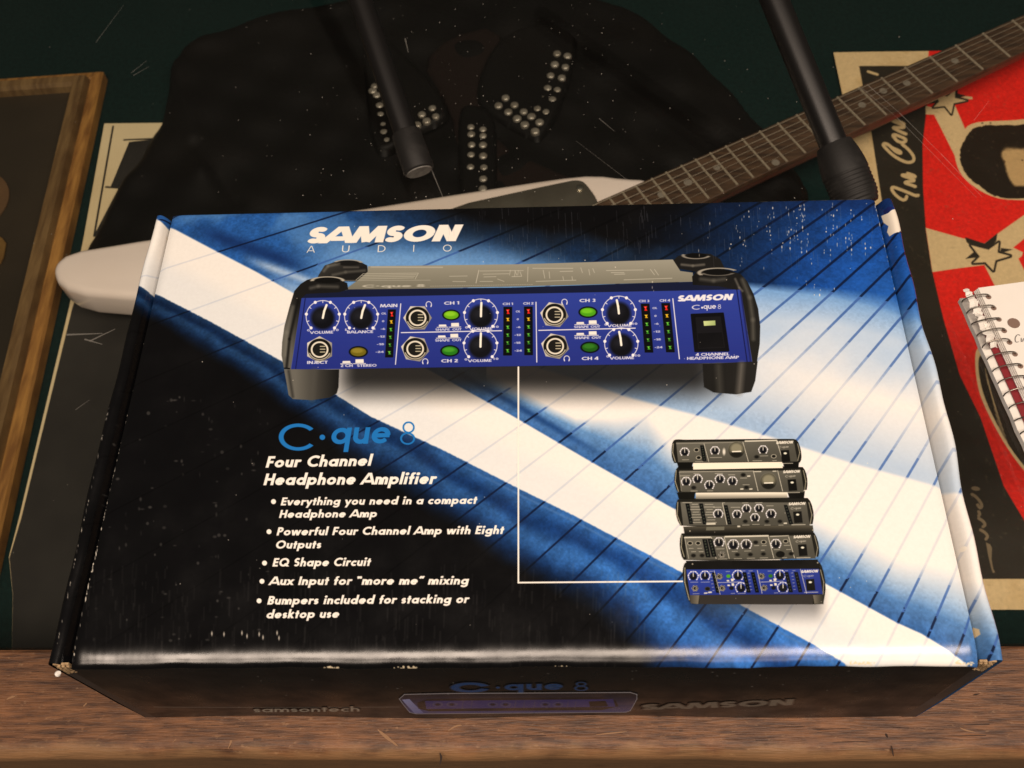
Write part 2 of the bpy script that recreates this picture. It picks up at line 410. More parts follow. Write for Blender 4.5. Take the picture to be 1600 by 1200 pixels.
# ------------------------------------------------------------------ the print on the lid
WHITE = (231, 230, 227); BLACK = (9, 9, 11); CREAM = (235, 232, 224)
def curve(U, V, pts):
    x = np.array([p[0] for p in pts], float); y = np.array([p[1] for p in pts], float)
    f = np.interp(U, x, y)
    s = np.interp(U, (x[:-1]+x[1:])/2, np.diff(y)/np.diff(x))
    return (V-f)/np.sqrt(1+s*s)                 # > 0 below the curve
def mixc(C, col, a):
    return C+np.clip(a, 0, 1)[..., None]*(np.asarray(col, np.float32)-C)
def lid_background(A):
    U, V, h, w = A.U, A.V, A.h, A.w
    n1 = vnoise(h, w, 160, 1); n2 = vnoise(h, w, 26, 2, 4); n3 = vnoise(h, w, 6, 3, 2)
    wob = (n1-.5)*14+(n3-.5)*2.2
    C = A.C; C[:] = BLACK
    blot = 1+(n2-.5)*.34+(n3-.5)*.18
    # upper blue field at the left, fading into black behind the lettering
    ul = curve(V, U, [(250, 700), (330, 610), (345, 640), (380, 760), (400, 880), (420, 960), (470, 1000), (1100, 1000)])
    a = sstep(75, -70, ul+(n1-.5)*80)*sstep(640, 480, V)
    C = mixc(C, np.stack([34*blot, 82*blot, 150*blot], -1), a)
    C = mixc(C, (88, 140, 200), sstep(.45, .75, n1+.12*np.sin((V-.25*U)/17))*a*.6)
    lb = curve(U, V, [(260, 330), (400, 362), (520, 385), (640, 392), (740, 380), (800, 392), (870, 408), (900, 425), (1500, 500)])
    C = mixc(C, (112, 160, 212), sstep(-26, 16, lb)*a*.85*sstep(700, 600, V)*sstep(430, 560, U))
    # navy fold and pale streaks next to the white beam
    f1 = curve(U, V, [(200, 300), (300, 360), (370, 385), (470, 420), (520, 440), (1600, 900)])
    C = mixc(C, (18, 44, 96), np.exp(-((f1+4)/11)**2)*sstep(290, 350, U)*sstep(500, 430, U)*.85)
    C = mixc(C, (176, 200, 226), np.exp(-((f1-14)/7)**2)*sstep(370, 430, U)*.8*a)
    C = mixc(C, (150, 184, 222), sstep(12, 34, f1)*sstep(400, 460, U)*.75*a)
    # upper right: black running into blue
    ur = sstep(990, 1420, U+(V-330)*.35+(n1-.5)*120)
    a2 = ur*sstep(600, 560, V)*(U > 820)
    C = mixc(C, np.stack([22*blot, 70*blot, 150*blot], -1), a2*1.1)
    C = mixc(C, (36, 96, 182), a2*sstep(360, 470, V)*sstep(1230, 1420, U)*.7)
    C = mixc(C, (14, 26, 62), sstep(345, 318, V)*a2*.6)
    # arc: pale field below it on the right
    b5 = curve(U, V, [(900, 415), (1000, 420), (1100, 434), (1176, 446), (1300, 457), (1360, 468), (1412, 482), (1600, 540)])
    sft = np.interp(U, [1100, 1300, 1420], [7, 16, 34])
    RG = (U > 1060) | ((V > 500) & (U > 770))
    pal = np.clip((b5+sft*.5)/sft, 0, 1)*RG
    C = mixc(C, (112, 158, 212), pal)
    C = mixc(C, (188, 206, 226), np.clip((b5-6)/45, 0, 1)*RG*(.75+.35*n1))
    C = mixc(C, WHITE, np.clip((b5-62)/90+(n1-.5)*.5, 0, 1)*RG)
    # pale blue stripe above the second white beam
    b4 = curve(U, V, [(780, 560), (900, 596), (990, 627), (1100, 655), (1225, 694), (1340, 730), (1465, 764), (1560, 792), (1700, 830)])
    up = -b4
    st = sstep(0, 7, up+wob*.2)*np.clip(1-(up-18)/95, 0, 1)*(U > 780)
    col = np.stack([118+40*n1, 158+30*n1, 206+14*n1], -1)
    C = mixc(C, col, st*.95*np.interp(U, [1050, 1150, 1350, 1500], [1, .85, .62, .55]))
    C = mixc(C, WHITE, sstep(-3, 5, b4+wob*.15)*(U > 760))
    # blue stripe between the two white beams
    b2 = curve(U, V, [(150, 285), (200, 316), (262, 352), (330, 388), (400, 424), (480, 470), (600, 540), (700, 594), (800, 649), (925, 722), (1050, 793), (1180, 853), (1300, 917), (1400, 972), (1440, 990), (1490, 1020), (1600, 1090)])
    u2 = -b2
    fw = np.interp(U, [640, 780, 830, 900, 960, 1010, 1050, 1180, 1300, 1400, 1540], [30, 36, 36, 40, 62, 84, 70, 60, 62, 66, 88])
    fs = np.interp(U, [640, 800, 900, 960, 1010, 1060, 1300, 1500], [14, 16, 14, 34, 60, 44, 52, 70])
    st = np.clip((fw+fs*.4-u2+wob*.6)/fs, 0, 1)*(u2 > -4)*(U > 600)
    t = np.clip(u2/fw, 0, 1)[..., None]
    cblue = np.stack([46*blot, 92*blot, 156*blot], -1)*(1-t)+np.stack([104*blot**.5, 152*blot**.4, 204*blot**.3], -1)*t
    C = mixc(C, cblue, st*.97)
    C = mixc(C, (22, 58, 116), np.exp(-((u2-17)/6)**2)*sstep(980, 860, U)*(U > 640)*.8)
    # main white beam
    b1 = curve(U, V, [(150, 408), (200, 437), (242, 457), (330, 502), (440, 563), (580, 650), (700, 706), (810, 762), (900, 806), (1065, 893), (1210, 973), (1330, 1038), (1430, 1092), (1600, 1180)])
    bw = (231, 230, 226)
    inside = np.clip((b2+1)/2.6+.0, 0, 1)
    C = mixc(C, bw, inside)
    cool = sstep(-70, -30, b1+wob)
    C = mixc(C, (216, 221, 224), cool*inside*.8)
    # below the beam: blue running into black
    rag = b1+(n3-.5)*1.3
    below = np.clip(rag/2.2, 0, 1)
    wid = np.interp(U, [200, 440, 600, 800, 950, 1100, 1300, 1600], [40, 66, 95, 120, 150, 175, 230, 300])
    q = np.clip(b1/wid+(n1-.5)*.35, 0, 1.2)
    blue = np.stack([44*blot, 92*blot, 157*blot], -1)
    deep = np.stack([17*blot, 48*blot, 100*blot], -1)
    dk = sstep(.0, .24, q)*sstep(.42, .24, q)
    g = mixc(blue, deep, np.clip(dk*.9+sstep(.4, .75, q), 0, 1))
    lite = np.interp(U, [200, 500, 760, 1000], [.55, .7, .9, 1.15])[..., None]
    g = g*lite
    g = mixc(g, BLACK, sstep(.5, 1.0, q))
    C = mixc(C, g, below)
    C = mixc(C, (70, 112, 170), np.exp(-((b1-9)/2.0)**2)*sstep(640, 820, U)*.6*below)
    # fine dark lines that fan out across the picture
    cx, cyy = 1914.0, -100.0
    ang = np.degrees(np.arctan2(V-cyy, U-cx)); rad = np.hypot(U-cx, V-cyy)
    per = 2.48
    k = (ang-110.5)/per; d = np.abs(k-np.round(k))*per*np.pi/180*rad
    lum = C.mean(-1)
    cov = np.clip(.5-(d-np.interp(U, [300, 1500], [1.1, 2.1]))/1.1, 0, 1)
    sat = (C.max(-1)-C.min(-1))
    ink = np.where(lum > 205, .13+.012*np.clip(sat-8, 0, 60), np.clip(.55+sat/220, 0, .85))
    lc = np.where((lum > 120)[..., None], np.array([56, 92, 160.]), np.array([10, 20, 48.]))
    lc = np.where((lum < 45)[..., None], C*.45, lc)
    C = C+(cov*ink)[..., None]*(lc-C)
    # grain of the print
    C = C*(1+(n3-.5)*np.where(C.mean(-1) > 190, .025, .10))[..., None]
    # the shadow printed under the large amplifier
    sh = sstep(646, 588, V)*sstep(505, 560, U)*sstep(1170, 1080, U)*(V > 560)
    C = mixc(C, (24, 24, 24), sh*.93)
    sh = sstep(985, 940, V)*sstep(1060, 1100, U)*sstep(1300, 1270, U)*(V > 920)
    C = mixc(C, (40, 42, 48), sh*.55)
    A.C = C.astype(np.float32)

def knob(A, c, r, scale=1, ang=80, pointer=(238, 238, 226), face=(14, 15, 20), ticks=True, body=(14, 15, 20)):
    if ticks:
        A.ring(c, r*1.30, r*1.25, max(.9, r*.06), (222, 224, 232), 135, 405)
        for k in range(11):
            a = math.radians(135+27*k); s = (.16 if k % 2 else .26)*r
            p = (c[0]+r*1.30*math.cos(a), c[1]+r*1.25*math.sin(a))
            if k % 2: A.line([p, (c[0]+(r*1.30-s)*math.cos(a), c[1]+(r*1.25-s)*math.sin(a))], max(.8, r*.06), (222, 224, 232))
            else: A.ell(p, max(1, r*.12), max(1, r*.12), (236, 236, 240))
    A.ell((c[0], c[1]+r*.12), r*.92, r*.90, body, soft=r*.3)
    A.ell((c[0], c[1]+r*.16), r*.74, r*.70, face)
    A.ell((c[0]-r*.2, c[1]-r*.1), r*.5, r*.4, (44, 46, 56), alpha=.5, soft=r*.6)
    a = math.radians(ang); A.line([(c[0], c[1]+r*.1), (c[0]+r*.35*math.cos(a), c[1]-r*.45*math.sin(a)), (c[0]+r*.95*math.cos(a), c[1]-r*.95*math.sin(a))], max(.9, r*.17), pointer)
def jack(A, c, r, rot=0):
    pts = [(c[0]+r*1.12*math.cos(math.radians(rot+60*k)), c[1]+r*1.05*math.sin(math.radians(rot+60*k))) for k in range(6)]
    A.grad(pts, (226, 224, 214), (128, 126, 118), (c[0]-r, c[1]-r), (c[0]+r, c[1]+r*.4))
    A.ell(c, r*.92, r*.86, (20, 20, 20)); A.ring(c, r*.84, r*.78, r*.09, (170, 166, 150), 20, 160)
    A.ring(c, r*.62, r*.58, r*.13, (220, 216, 200)); A.ell(c, r*.5, r*.46, (26, 26, 24))
    for k in range(3): A.line([(c[0]+r*.05, c[1]-r*.25+k*r*.22), (c[0]+r*.42, c[1]-r*.25+k*r*.22)], r*.07, (190, 186, 160))
def meter(A, p0, p1, w, lit=True):
    dx, dy = p1[0]-p0[0], p1[1]-p0[1]
    A.poly([(p0[0]-w, p0[1]), (p0[0]+w, p0[1]), (p1[0]+w, p1[1]), (p1[0]-w, p1[1])], (10, 12, 14), rnd=.8)
    if not lit: 
        for k in range(6):
            t = (k+.6)/6.2; A.ell((p0[0]+dx*t, p0[1]+dy*t), w*.45, w*.5, (52, 60, 50))
        return
    cs = [(222, 36, 28), (214, 170, 26), (70, 166, 48), (52, 140, 40), (40, 116, 36), (66, 160, 44)]
    for k in range(6):
        t = (k+.55)/6.1; x, y = p0[0]+dx*t, p0[1]+dy*t
        hgt = 3.6 if k in (0,) else 2.6
        A.poly([(x-w*.5, y-hgt*.9), (x+w*.45, y-hgt), (x+w*.2, y), (x+w*.5, y+hgt), (x-w*.3, y+hgt), (x-w*.1, y)], cs[k])
        A.ell((x-.4, y-hgt*.4), 1.0, 1.0, (240, 220, 90) if k == 1 else (255, 130, 110) if k == 0 else (150, 220, 90), alpha=.7)
def phones(A, c, r, flip=1):
    a0, a1 = (150, 390) if flip > 0 else (-30, 210)
    A.ring(c, r, r, r*.28, (226, 228, 236), a0, a1)
    for s in (-1, 1): A.poly([(c[0]+s*r-.9, c[1]+flip*r*.2), (c[0]+s*r+.9, c[1]+flip*r*.2), (c[0]+s*r*.8+.8, c[1]+flip*r*1.0), (c[0]+s*r*.8-.8, c[1]+flip*r*1.0)], (226, 228, 236))
def button(A, c, rx, ry, col, hi):
    A.ell(c, rx, ry, (10, 14, 16)); A.ell(c, rx*.82, ry*.76, col); A.ell((c[0]-rx*.1, c[1]-ry*.2), rx*.6, ry*.4, hi, alpha=.8, soft=2)
def pushes(A, c, k=1):
    x, y = c; L = (228, 228, 222)
    A.poly([(x-9*k, y-3*k), (x+2*k, y-3.2*k), (x+3*k, y), (x-9.5*k, y+.2)], L); A.line([(x-12*k, y+1.2*k), (x+5*k, y+1*k)], 1.1*k, L)
    A.poly([(x+10*k, y-5.5*k), (x+22*k, y-5.8*k), (x+22.5*k, y-.2), (x+10*k, y)], L); A.line([(x+7*k, y+1*k), (x+25*k, y+.7*k)], 1.1*k, L)

def big_amplifier(A):
    z1 = lambda p: zoom(p, 4, 420, 330)          # two surveyed close-ups
    z2 = lambda p: zoom(p, 4, 800, 330)
    DK = (26, 26, 26)
    A.layer = 'amplifier_picture'
    # rear bumpers
    A.grad(z1([(300, 430), (312, 400), (350, 340), (430, 312), (560, 312), (615, 340), (620, 380), (560, 440), (400, 440)]), (62, 62, 58), DK, (505, 408), (520, 440))
    A.ell((555-.5, 0), 1, 1, DK)
    A.ell((420+495/4, 330+325/4), 19, 4.2, (22, 22, 22)); A.ring((420+495/4, 330+326/4), 21, 5.2, 1.3, (150, 148, 138), 200, 350)
    A.poly(z2([(1005, 310), (1040, 280), (1130, 262), (1240, 268), (1300, 300), (1335, 370), (1240, 365), (1150, 380), (1130, 375), (1010, 355)]), DK)
    A.ell((800+1150/4, 330+278/4), 17, 3.6, (12, 12, 12)); A.ring((800+1150/4, 330+278/4), 20, 5, 1.4, (128, 126, 118), 10, 200)
    A.line(z2([(1060, 335), (1130, 342), (1200, 335)]), 3.5, (110, 108, 100), alpha=.7, soft=3)
    A.line(z1([(345, 375), (370, 345), (440, 330)]), 3.0, (120, 120, 112), alpha=.6, soft=4); A.line(z1([(400, 400), (480, 382), (600, 372)]), 3.4, (92, 92, 86), alpha=.7, soft=4); A.line(z1([(470, 352), (560, 352)]), 2.0, (130, 128, 120), alpha=.5, soft=3)
    # grey top plate
    A.grad(z1([(620, 345), (1600, 332)])+z2([(1005, 303), (1052, 375), (1130, 385), (1130, 442)])+z1([(1600, 470), (470, 496), (560, 430), (618, 380)]), (146, 146, 134), (112, 112, 100), (800, 407), (800, 452))
    r = np.random.default_rng(5)
    for k in range(4):
        A.line(z1([(592-10*k, 392+11*k), (930-8*k, 388+10*k)]), 1.0, (172, 172, 158), alpha=.8)
    A.line(z1([(590, 392), (545, 432)]), .9, (172, 172, 158)); A.line(z1([(935, 388), (915, 425)]), .9, (172, 172, 158))
    A.line(z1([(640, 350), (1085, 352)]), 2.2, (176, 176, 164), alpha=.6)
    A.line(z1([(480, 434), (1010, 432)]), .8, (168, 168, 156), alpha=.7)
    for x in (1305,): A.line(z1([(x+8, 370), (x-10, 450)]), 1.0, (182, 182, 170))
    for (x0, y0, x1, y1) in [(1320, 375, 1590, 372), (1340, 395, 1500, 392), (1345, 412, 1420, 410), (1130, 408, 1240, 406), (1150, 440, 1230, 441), (1320, 440, 1400, 440), (1430, 425, 1470, 440), (1510, 370, 1505, 400), (1540, 372, 1536, 408), (1560, 372, 1556, 400)]:
        A.line(z1([(x0, y0), (x1, y1)]), 1.0, (178, 178, 166), alpha=.75)
    for k in range(46):
        x = 1010+k*14; A.line(z1([(x, 470-(x-1000)*.017), (x+8, 470-(x-1000)*.017)]), .8, (170, 170, 158), alpha=.7)
    for (x0, y0, x1, y1) in [(130, 358, 380, 358), (100, 350, 97, 440), (20, 378, 30, 400), (50, 380, 60, 405), (195, 370, 205, 420), (232, 380, 236, 420), (300, 378, 380, 376), (318, 410, 322, 430), (375, 410, 378, 430), (480, 365, 486, 400), (505, 360, 515, 385), (430, 355, 440, 385), (590, 372, 820, 368), (620, 385, 700, 385), (640, 396, 705, 394), (865, 365, 890, 398), (890, 365, 915, 400), (0, 410, 60, 408), (150, 440, 400, 432), (700, 430, 1000, 420)]:
        A.line(z2([(x0, y0), (x1, y1)]), 1.1, (184, 184, 172), alpha=.7)
    A.text('C*que 8', z1([(585, 478)])[0], z1([(975, 474)])[0], 4.2, (190, 190, 178), t=.2, alpha=.85)
    # bevel of the front and the blue front itself
    A.poly(z1([(200, 545), (235, 500), (480, 496), (500, 490), (1600, 478)])+z2([(0, 478), (1125, 442), (1430, 440), (1440, 492)])+z1([(1600, 522), (205, 546)]), (20, 26, 52))
    q = z1([(203, 544)])+z2([(1430, 490), (1502, 946)])+z1([(138, 992)])
    A.grad(q, (44, 62, 152), (34, 46, 128), (800, 458), (800, 575))
    A.line([q[0], q[3]], 1.2, (70, 84, 160)); A.line(z1([(228, 548), (168, 988)]), 1.6, (20, 26, 80)); A.line(z2([(1405, 494), (1470, 948)]), 1.6, (18, 22, 70)); A.line(z2([(1428, 496), (1492, 946)]), 2.4, (30, 36, 96))
    # bumpers in front, left and right, and the feet
    A.grad(z1([(200, 455), (240, 430), (290, 418), (420, 420), (490, 450), (497, 490), (440, 508), (235, 518), (205, 546), (138, 992), (95, 985), (80, 900), (84, 820), (98, 720), (130, 600), (160, 500)]), (92, 92, 86), (24, 24, 24), (443, 520), (480, 505))
    A.ell((420+368/4, 330+434/4), 21, 4.2, (14, 14, 14)); A.ring((420+368/4, 330+434/4), 24, 5.6, 1.4, (168, 166, 154), 170, 370)
    A.line(z1([(262, 482), (310, 470), (430, 474)]), 4.0, (110, 110, 104), alpha=.55, soft=5)
    A.line(z1([(150, 600), (112, 760), (105, 900)]), 4.5, (120, 120, 112), alpha=.55, soft=6)
    A.line(z1([(184, 560), (130, 800), (112, 975)]), 4, (16, 16, 16), alpha=.8, soft=3)
    A.line(z1([(100, 982), (130, 985)]), 2, (8, 8, 8))
    A.grad(z1([(95, 988), (440, 990), (436, 1100), (425, 1140), (380, 1166), (270, 1182), (150, 1175), (124, 1150), (112, 1080)]), (98, 98, 92), (20, 20, 20), (462, 600), (530, 600))
    A.line(z1([(125, 1000), (150, 1160)]), 4, (44, 44, 42), soft=4, alpha=.8); A.line(z1([(285, 1000), (270, 1170)]), 7, (74, 74, 70), soft=9, alpha=.7)
    A.grad(z2([(1125, 410), (1150, 380), (1240, 365), (1350, 368), (1430, 395), (1470, 440), (1510, 520), (1538, 610), (1551, 720), (1548, 830), (1530, 946), (1502, 946), (1430, 490), (1400, 492), (1290, 470), (1130, 462)]), (20, 20, 20), (30, 30, 29), (1090, 430), (1180, 470))
    A.ell((800+1285/4, 330+384/4), 24, 4.6, (12, 12, 12)); A.ring((800+1290/4, 330+386/4), 30, 7.2, 1.6, (150, 148, 138), 150, 330); A.ring((800+1285/4, 330+384/4), 24, 4.8, 1.2, (96, 94, 88), 10, 170)
    A.line(z2([(1180, 425), (1260, 435), (1330, 425)]), 5, (92, 92, 86), alpha=.6, soft=5)
    A.line(z2([(1440, 430), (1485, 540), (1505, 680), (1508, 800)]), 5, (104, 104, 96), alpha=.6, soft=6)
    A.line(z2([(1395, 425), (1420, 480), (1440, 500)]), 3, (120, 118, 110), alpha=.6, soft=3)
    A.grad(z2([(1190, 955), (1535, 940), (1520, 1060), (1495, 1130), (1400, 1146), (1260, 1134), (1200, 1100)]), (26, 26, 25), (34, 34, 33), (1100, 600), (1180, 600))
    A.line(z2([(1290, 970), (1300, 1130)]), 8, (66, 66, 62), soft=9, alpha=.7); A.line(z2([(1435, 960), (1420, 1130)]), 8, (112, 110, 104), soft=9, alpha=.7)
    # controls
    L = (226, 228, 236)
    for c, a in ((z1([(338, 660)])[0], 72), (z1([(578, 660)])[0], 72)): knob(A, c, 20, ang=a)
    for c in z1([(1326, 650), (1323, 840)]): knob(A, c, 20, ang=88)
    for c, a in ((z2([(668, 632)])[0], 100), (z2([(683, 830)])[0], 100)): knob(A, c, 20, ang=a)
    for c, rt in ((z1([(318, 866)])[0], 30), (z1([(930, 668)])[0], 0), (z1([(915, 862)])[0], 10)): jack(A, c, 20, rt)
    for c, rt in ((z2([(265, 648)])[0], 8), (z2([(270, 845)])[0], 12)): jack(A, c, 20, rt)
    A.line(z1([(825, 580), (792, 958)]), 1.5, L); A.line(z1([(828, 760), (1455, 748)]), 1.5, L)
    A.line(z2([(150, 570), (155, 944)]), 1.5, L); A.line(z2([(167, 746), (770, 732)]), 1.5, L); A.line(z2([(1005, 548), (1046, 924)]), 1.5, L)
    button(A, z1([(1140, 650)])[0], 14, 8.5, (98, 168, 22), (140, 206, 44)); button(A, z1([(1132, 874)])[0], 15, 9, (36, 116, 26), (74, 160, 44))
    button(A, z1([(560, 880)])[0], 15, 9, (104, 96, 22), (142, 130, 50))
    button(A, z2([(475, 632)])[0], 15, 9, (72, 156, 24), (116, 198, 40)); button(A, z2([(487, 852)])[0], 15, 9, (30, 88, 22), (52, 122, 34))
    meter(A, *z1([(770, 618), (752, 912)]), 5.5); meter(A, *z1([(1494, 602), (1492, 900)]), 6)
    meter(A, *z2([(102, 600), (104, 898)]), 6); meter(A, *z2([(832, 582), (856, 882)]), 6); meter(A, *z2([(960, 578), (990, 880)]), 6)
    phones(A, z1([(1000, 583)])[0], 4.2); phones(A, z1([(978, 940)])[0], 4.2); phones(A, z2([(328, 568)])[0], 4.2); phones(A, z2([(342, 922)])[0], 4.2)
    pushes(A, z1([(1100, 722)])[0]); pushes(A, z1([(1095, 790)])[0]); pushes(A, z1([(500, 950)])[0], 1.05)
    pushes(A, z2([(440, 706)])[0]); pushes(A, z2([(440, 774)])[0])
    T = lambda s, a, b, cap, z, **k: A.text(s, z([a])[0], z([b])[0], cap, L, t=k.pop('t', .2), up=(.0, -1), **k)
    T('VOLUME', (258, 768), (402, 765), 4.2, z1); T('BALANCE', (490, 765), (652, 762), 4.2, z1); T('MAIN', (696, 602), (804, 600), 5, z1)
    T('INJECT', (240, 956), (368, 954), 4.6, z1); T('2 CH', (450, 975), (525, 974), 4, z1); T('STEREO', (552, 974), (674, 972), 4, z1)
    T('CH 1', (1096, 586), (1190, 583), 4.8, z1); T('CH 2', (1078, 947), (1182, 945), 5, z1); T('VOLUME', (1255, 746), (1396, 743), 4.2, z1); T('VOLUME', (1246, 945), (1392, 942), 4.2, z1)
    T('SHAPE', (1042, 748), (1130, 747), 3.4, z1); T('OUT', (1148, 747), (1204, 746), 3.4, z1); T('SHAPE', (1040, 816), (1130, 815), 3.6, z1); T('OUT', (1146, 814), (1204, 813), 3.6, z1)
    for s, x, y in (('0', 240, 752), ('1', 402, 750), ('0', 420, 750), ('L', 478, 748), ('R', 650, 742), ('0', 1228, 734), ('1', 1404, 730), ('0', 1420, 730), ('0', 1224, 934), ('1', 1402, 930), ('0', 1418, 930)):
        T(s, (x, y), (x+(9 if s == '1' else 17), y), 3.3, z1)
    for x in (530, 612): A.poly(z1([(x-6, 734), (x+8, 728), (x+8, 741)]), L)
    for i, s in enumerate(('OL', '0', '-6', '-12', '-18', '-24')):
        y = 645+i*48; wdt = (30, 14, 28, 44, 44, 50)[i]; x = (704, 708, 700, 682, 676, 668)[i]
        T(s, (x, y+2), (x+wdt, y+1), 3.0, z1)
        x = (1544, 1550, 1548, 1536, 1534, 1536)[i]; T(s, (x, 634+i*49), (x+wdt*.9, 633+i*49), 3.0, z1)
        x = (878, 890, 890, 884, 888, 892)[i]; T(s, (x, 613+i*49), (x+wdt*.95, 612+i*49), 3.0, z2)
    T('CH 1', (1462, 588), (1526, 587), 3.6, z1); T('CH 2', (70, 585), (134, 584), 3.6, z2); T('CH 3', (792, 570), (858, 569), 3.6, z2); T('CH 4', (922, 567), (988, 565), 3.6, z2)
    T('CH 3', (422, 570), (522, 568), 5, z2); T('CH 4', (436, 932), (540, 930), 5, z2); T('VOLUME', (598, 726), (746, 722), 4.2, z2); T('VOLUME', (612, 928), (762, 925), 4.2, z2)
    T('SHAPE', (388, 732), (478, 730), 3.5, z2); T('OUT', (492, 730), (550, 729), 3.5, z2); T('SHAPE', (390, 800), (482, 799), 3.6, z2); T('OUT', (498, 799), (556, 797), 3.6, z2)
    for s, x, y in (('0', 578, 716), ('1', 750, 711), ('0', 766, 711), ('0', 590, 915), ('1', 768, 910), ('0', 784, 910)):
        T(s, (x, y), (x+(9 if s == '1' else 17), y), 3.3, z2)
    T('SAMSON', (1030, 566), (1372, 556), 9.6, z2, t=.27, slant=.35, gap=.03)
    T('C', (1124, 617), (1172, 615), 7.2, z2, t=.13); A.ell(z2([(1188, 604)])[0], 1.5, 1.5, L); T('que', (1196, 612), (1275, 610), 8.4, z2, t=.15); T('8', (1286, 612), (1306, 611), 7, z2, t=.1)
    A.poly(z2([(1122, 648), (1318, 640), (1352, 872), (1145, 876)]), (12, 12, 16), rnd=1.5)
    A.poly(z2([(1150, 668), (1300, 662), (1326, 850), (1168, 856)]), (22, 22, 26), rnd=1); A.poly(z2([(1160, 765), (1312, 758), (1326, 850), (1168, 856)]), (14, 14, 17))
    A.grad(z2([(1196, 688), (1270, 684), (1272, 714), (1200, 718)]), (196, 212, 150), (150, 172, 110), (1100, 502), (1117, 510))
    T('4 CHANNEL', (1148, 906), (1358, 902), 4.4, z2); T('HEADPHONE AMP', (1094, 930), (1418, 922), 4.4, z2)
    A.layer = None

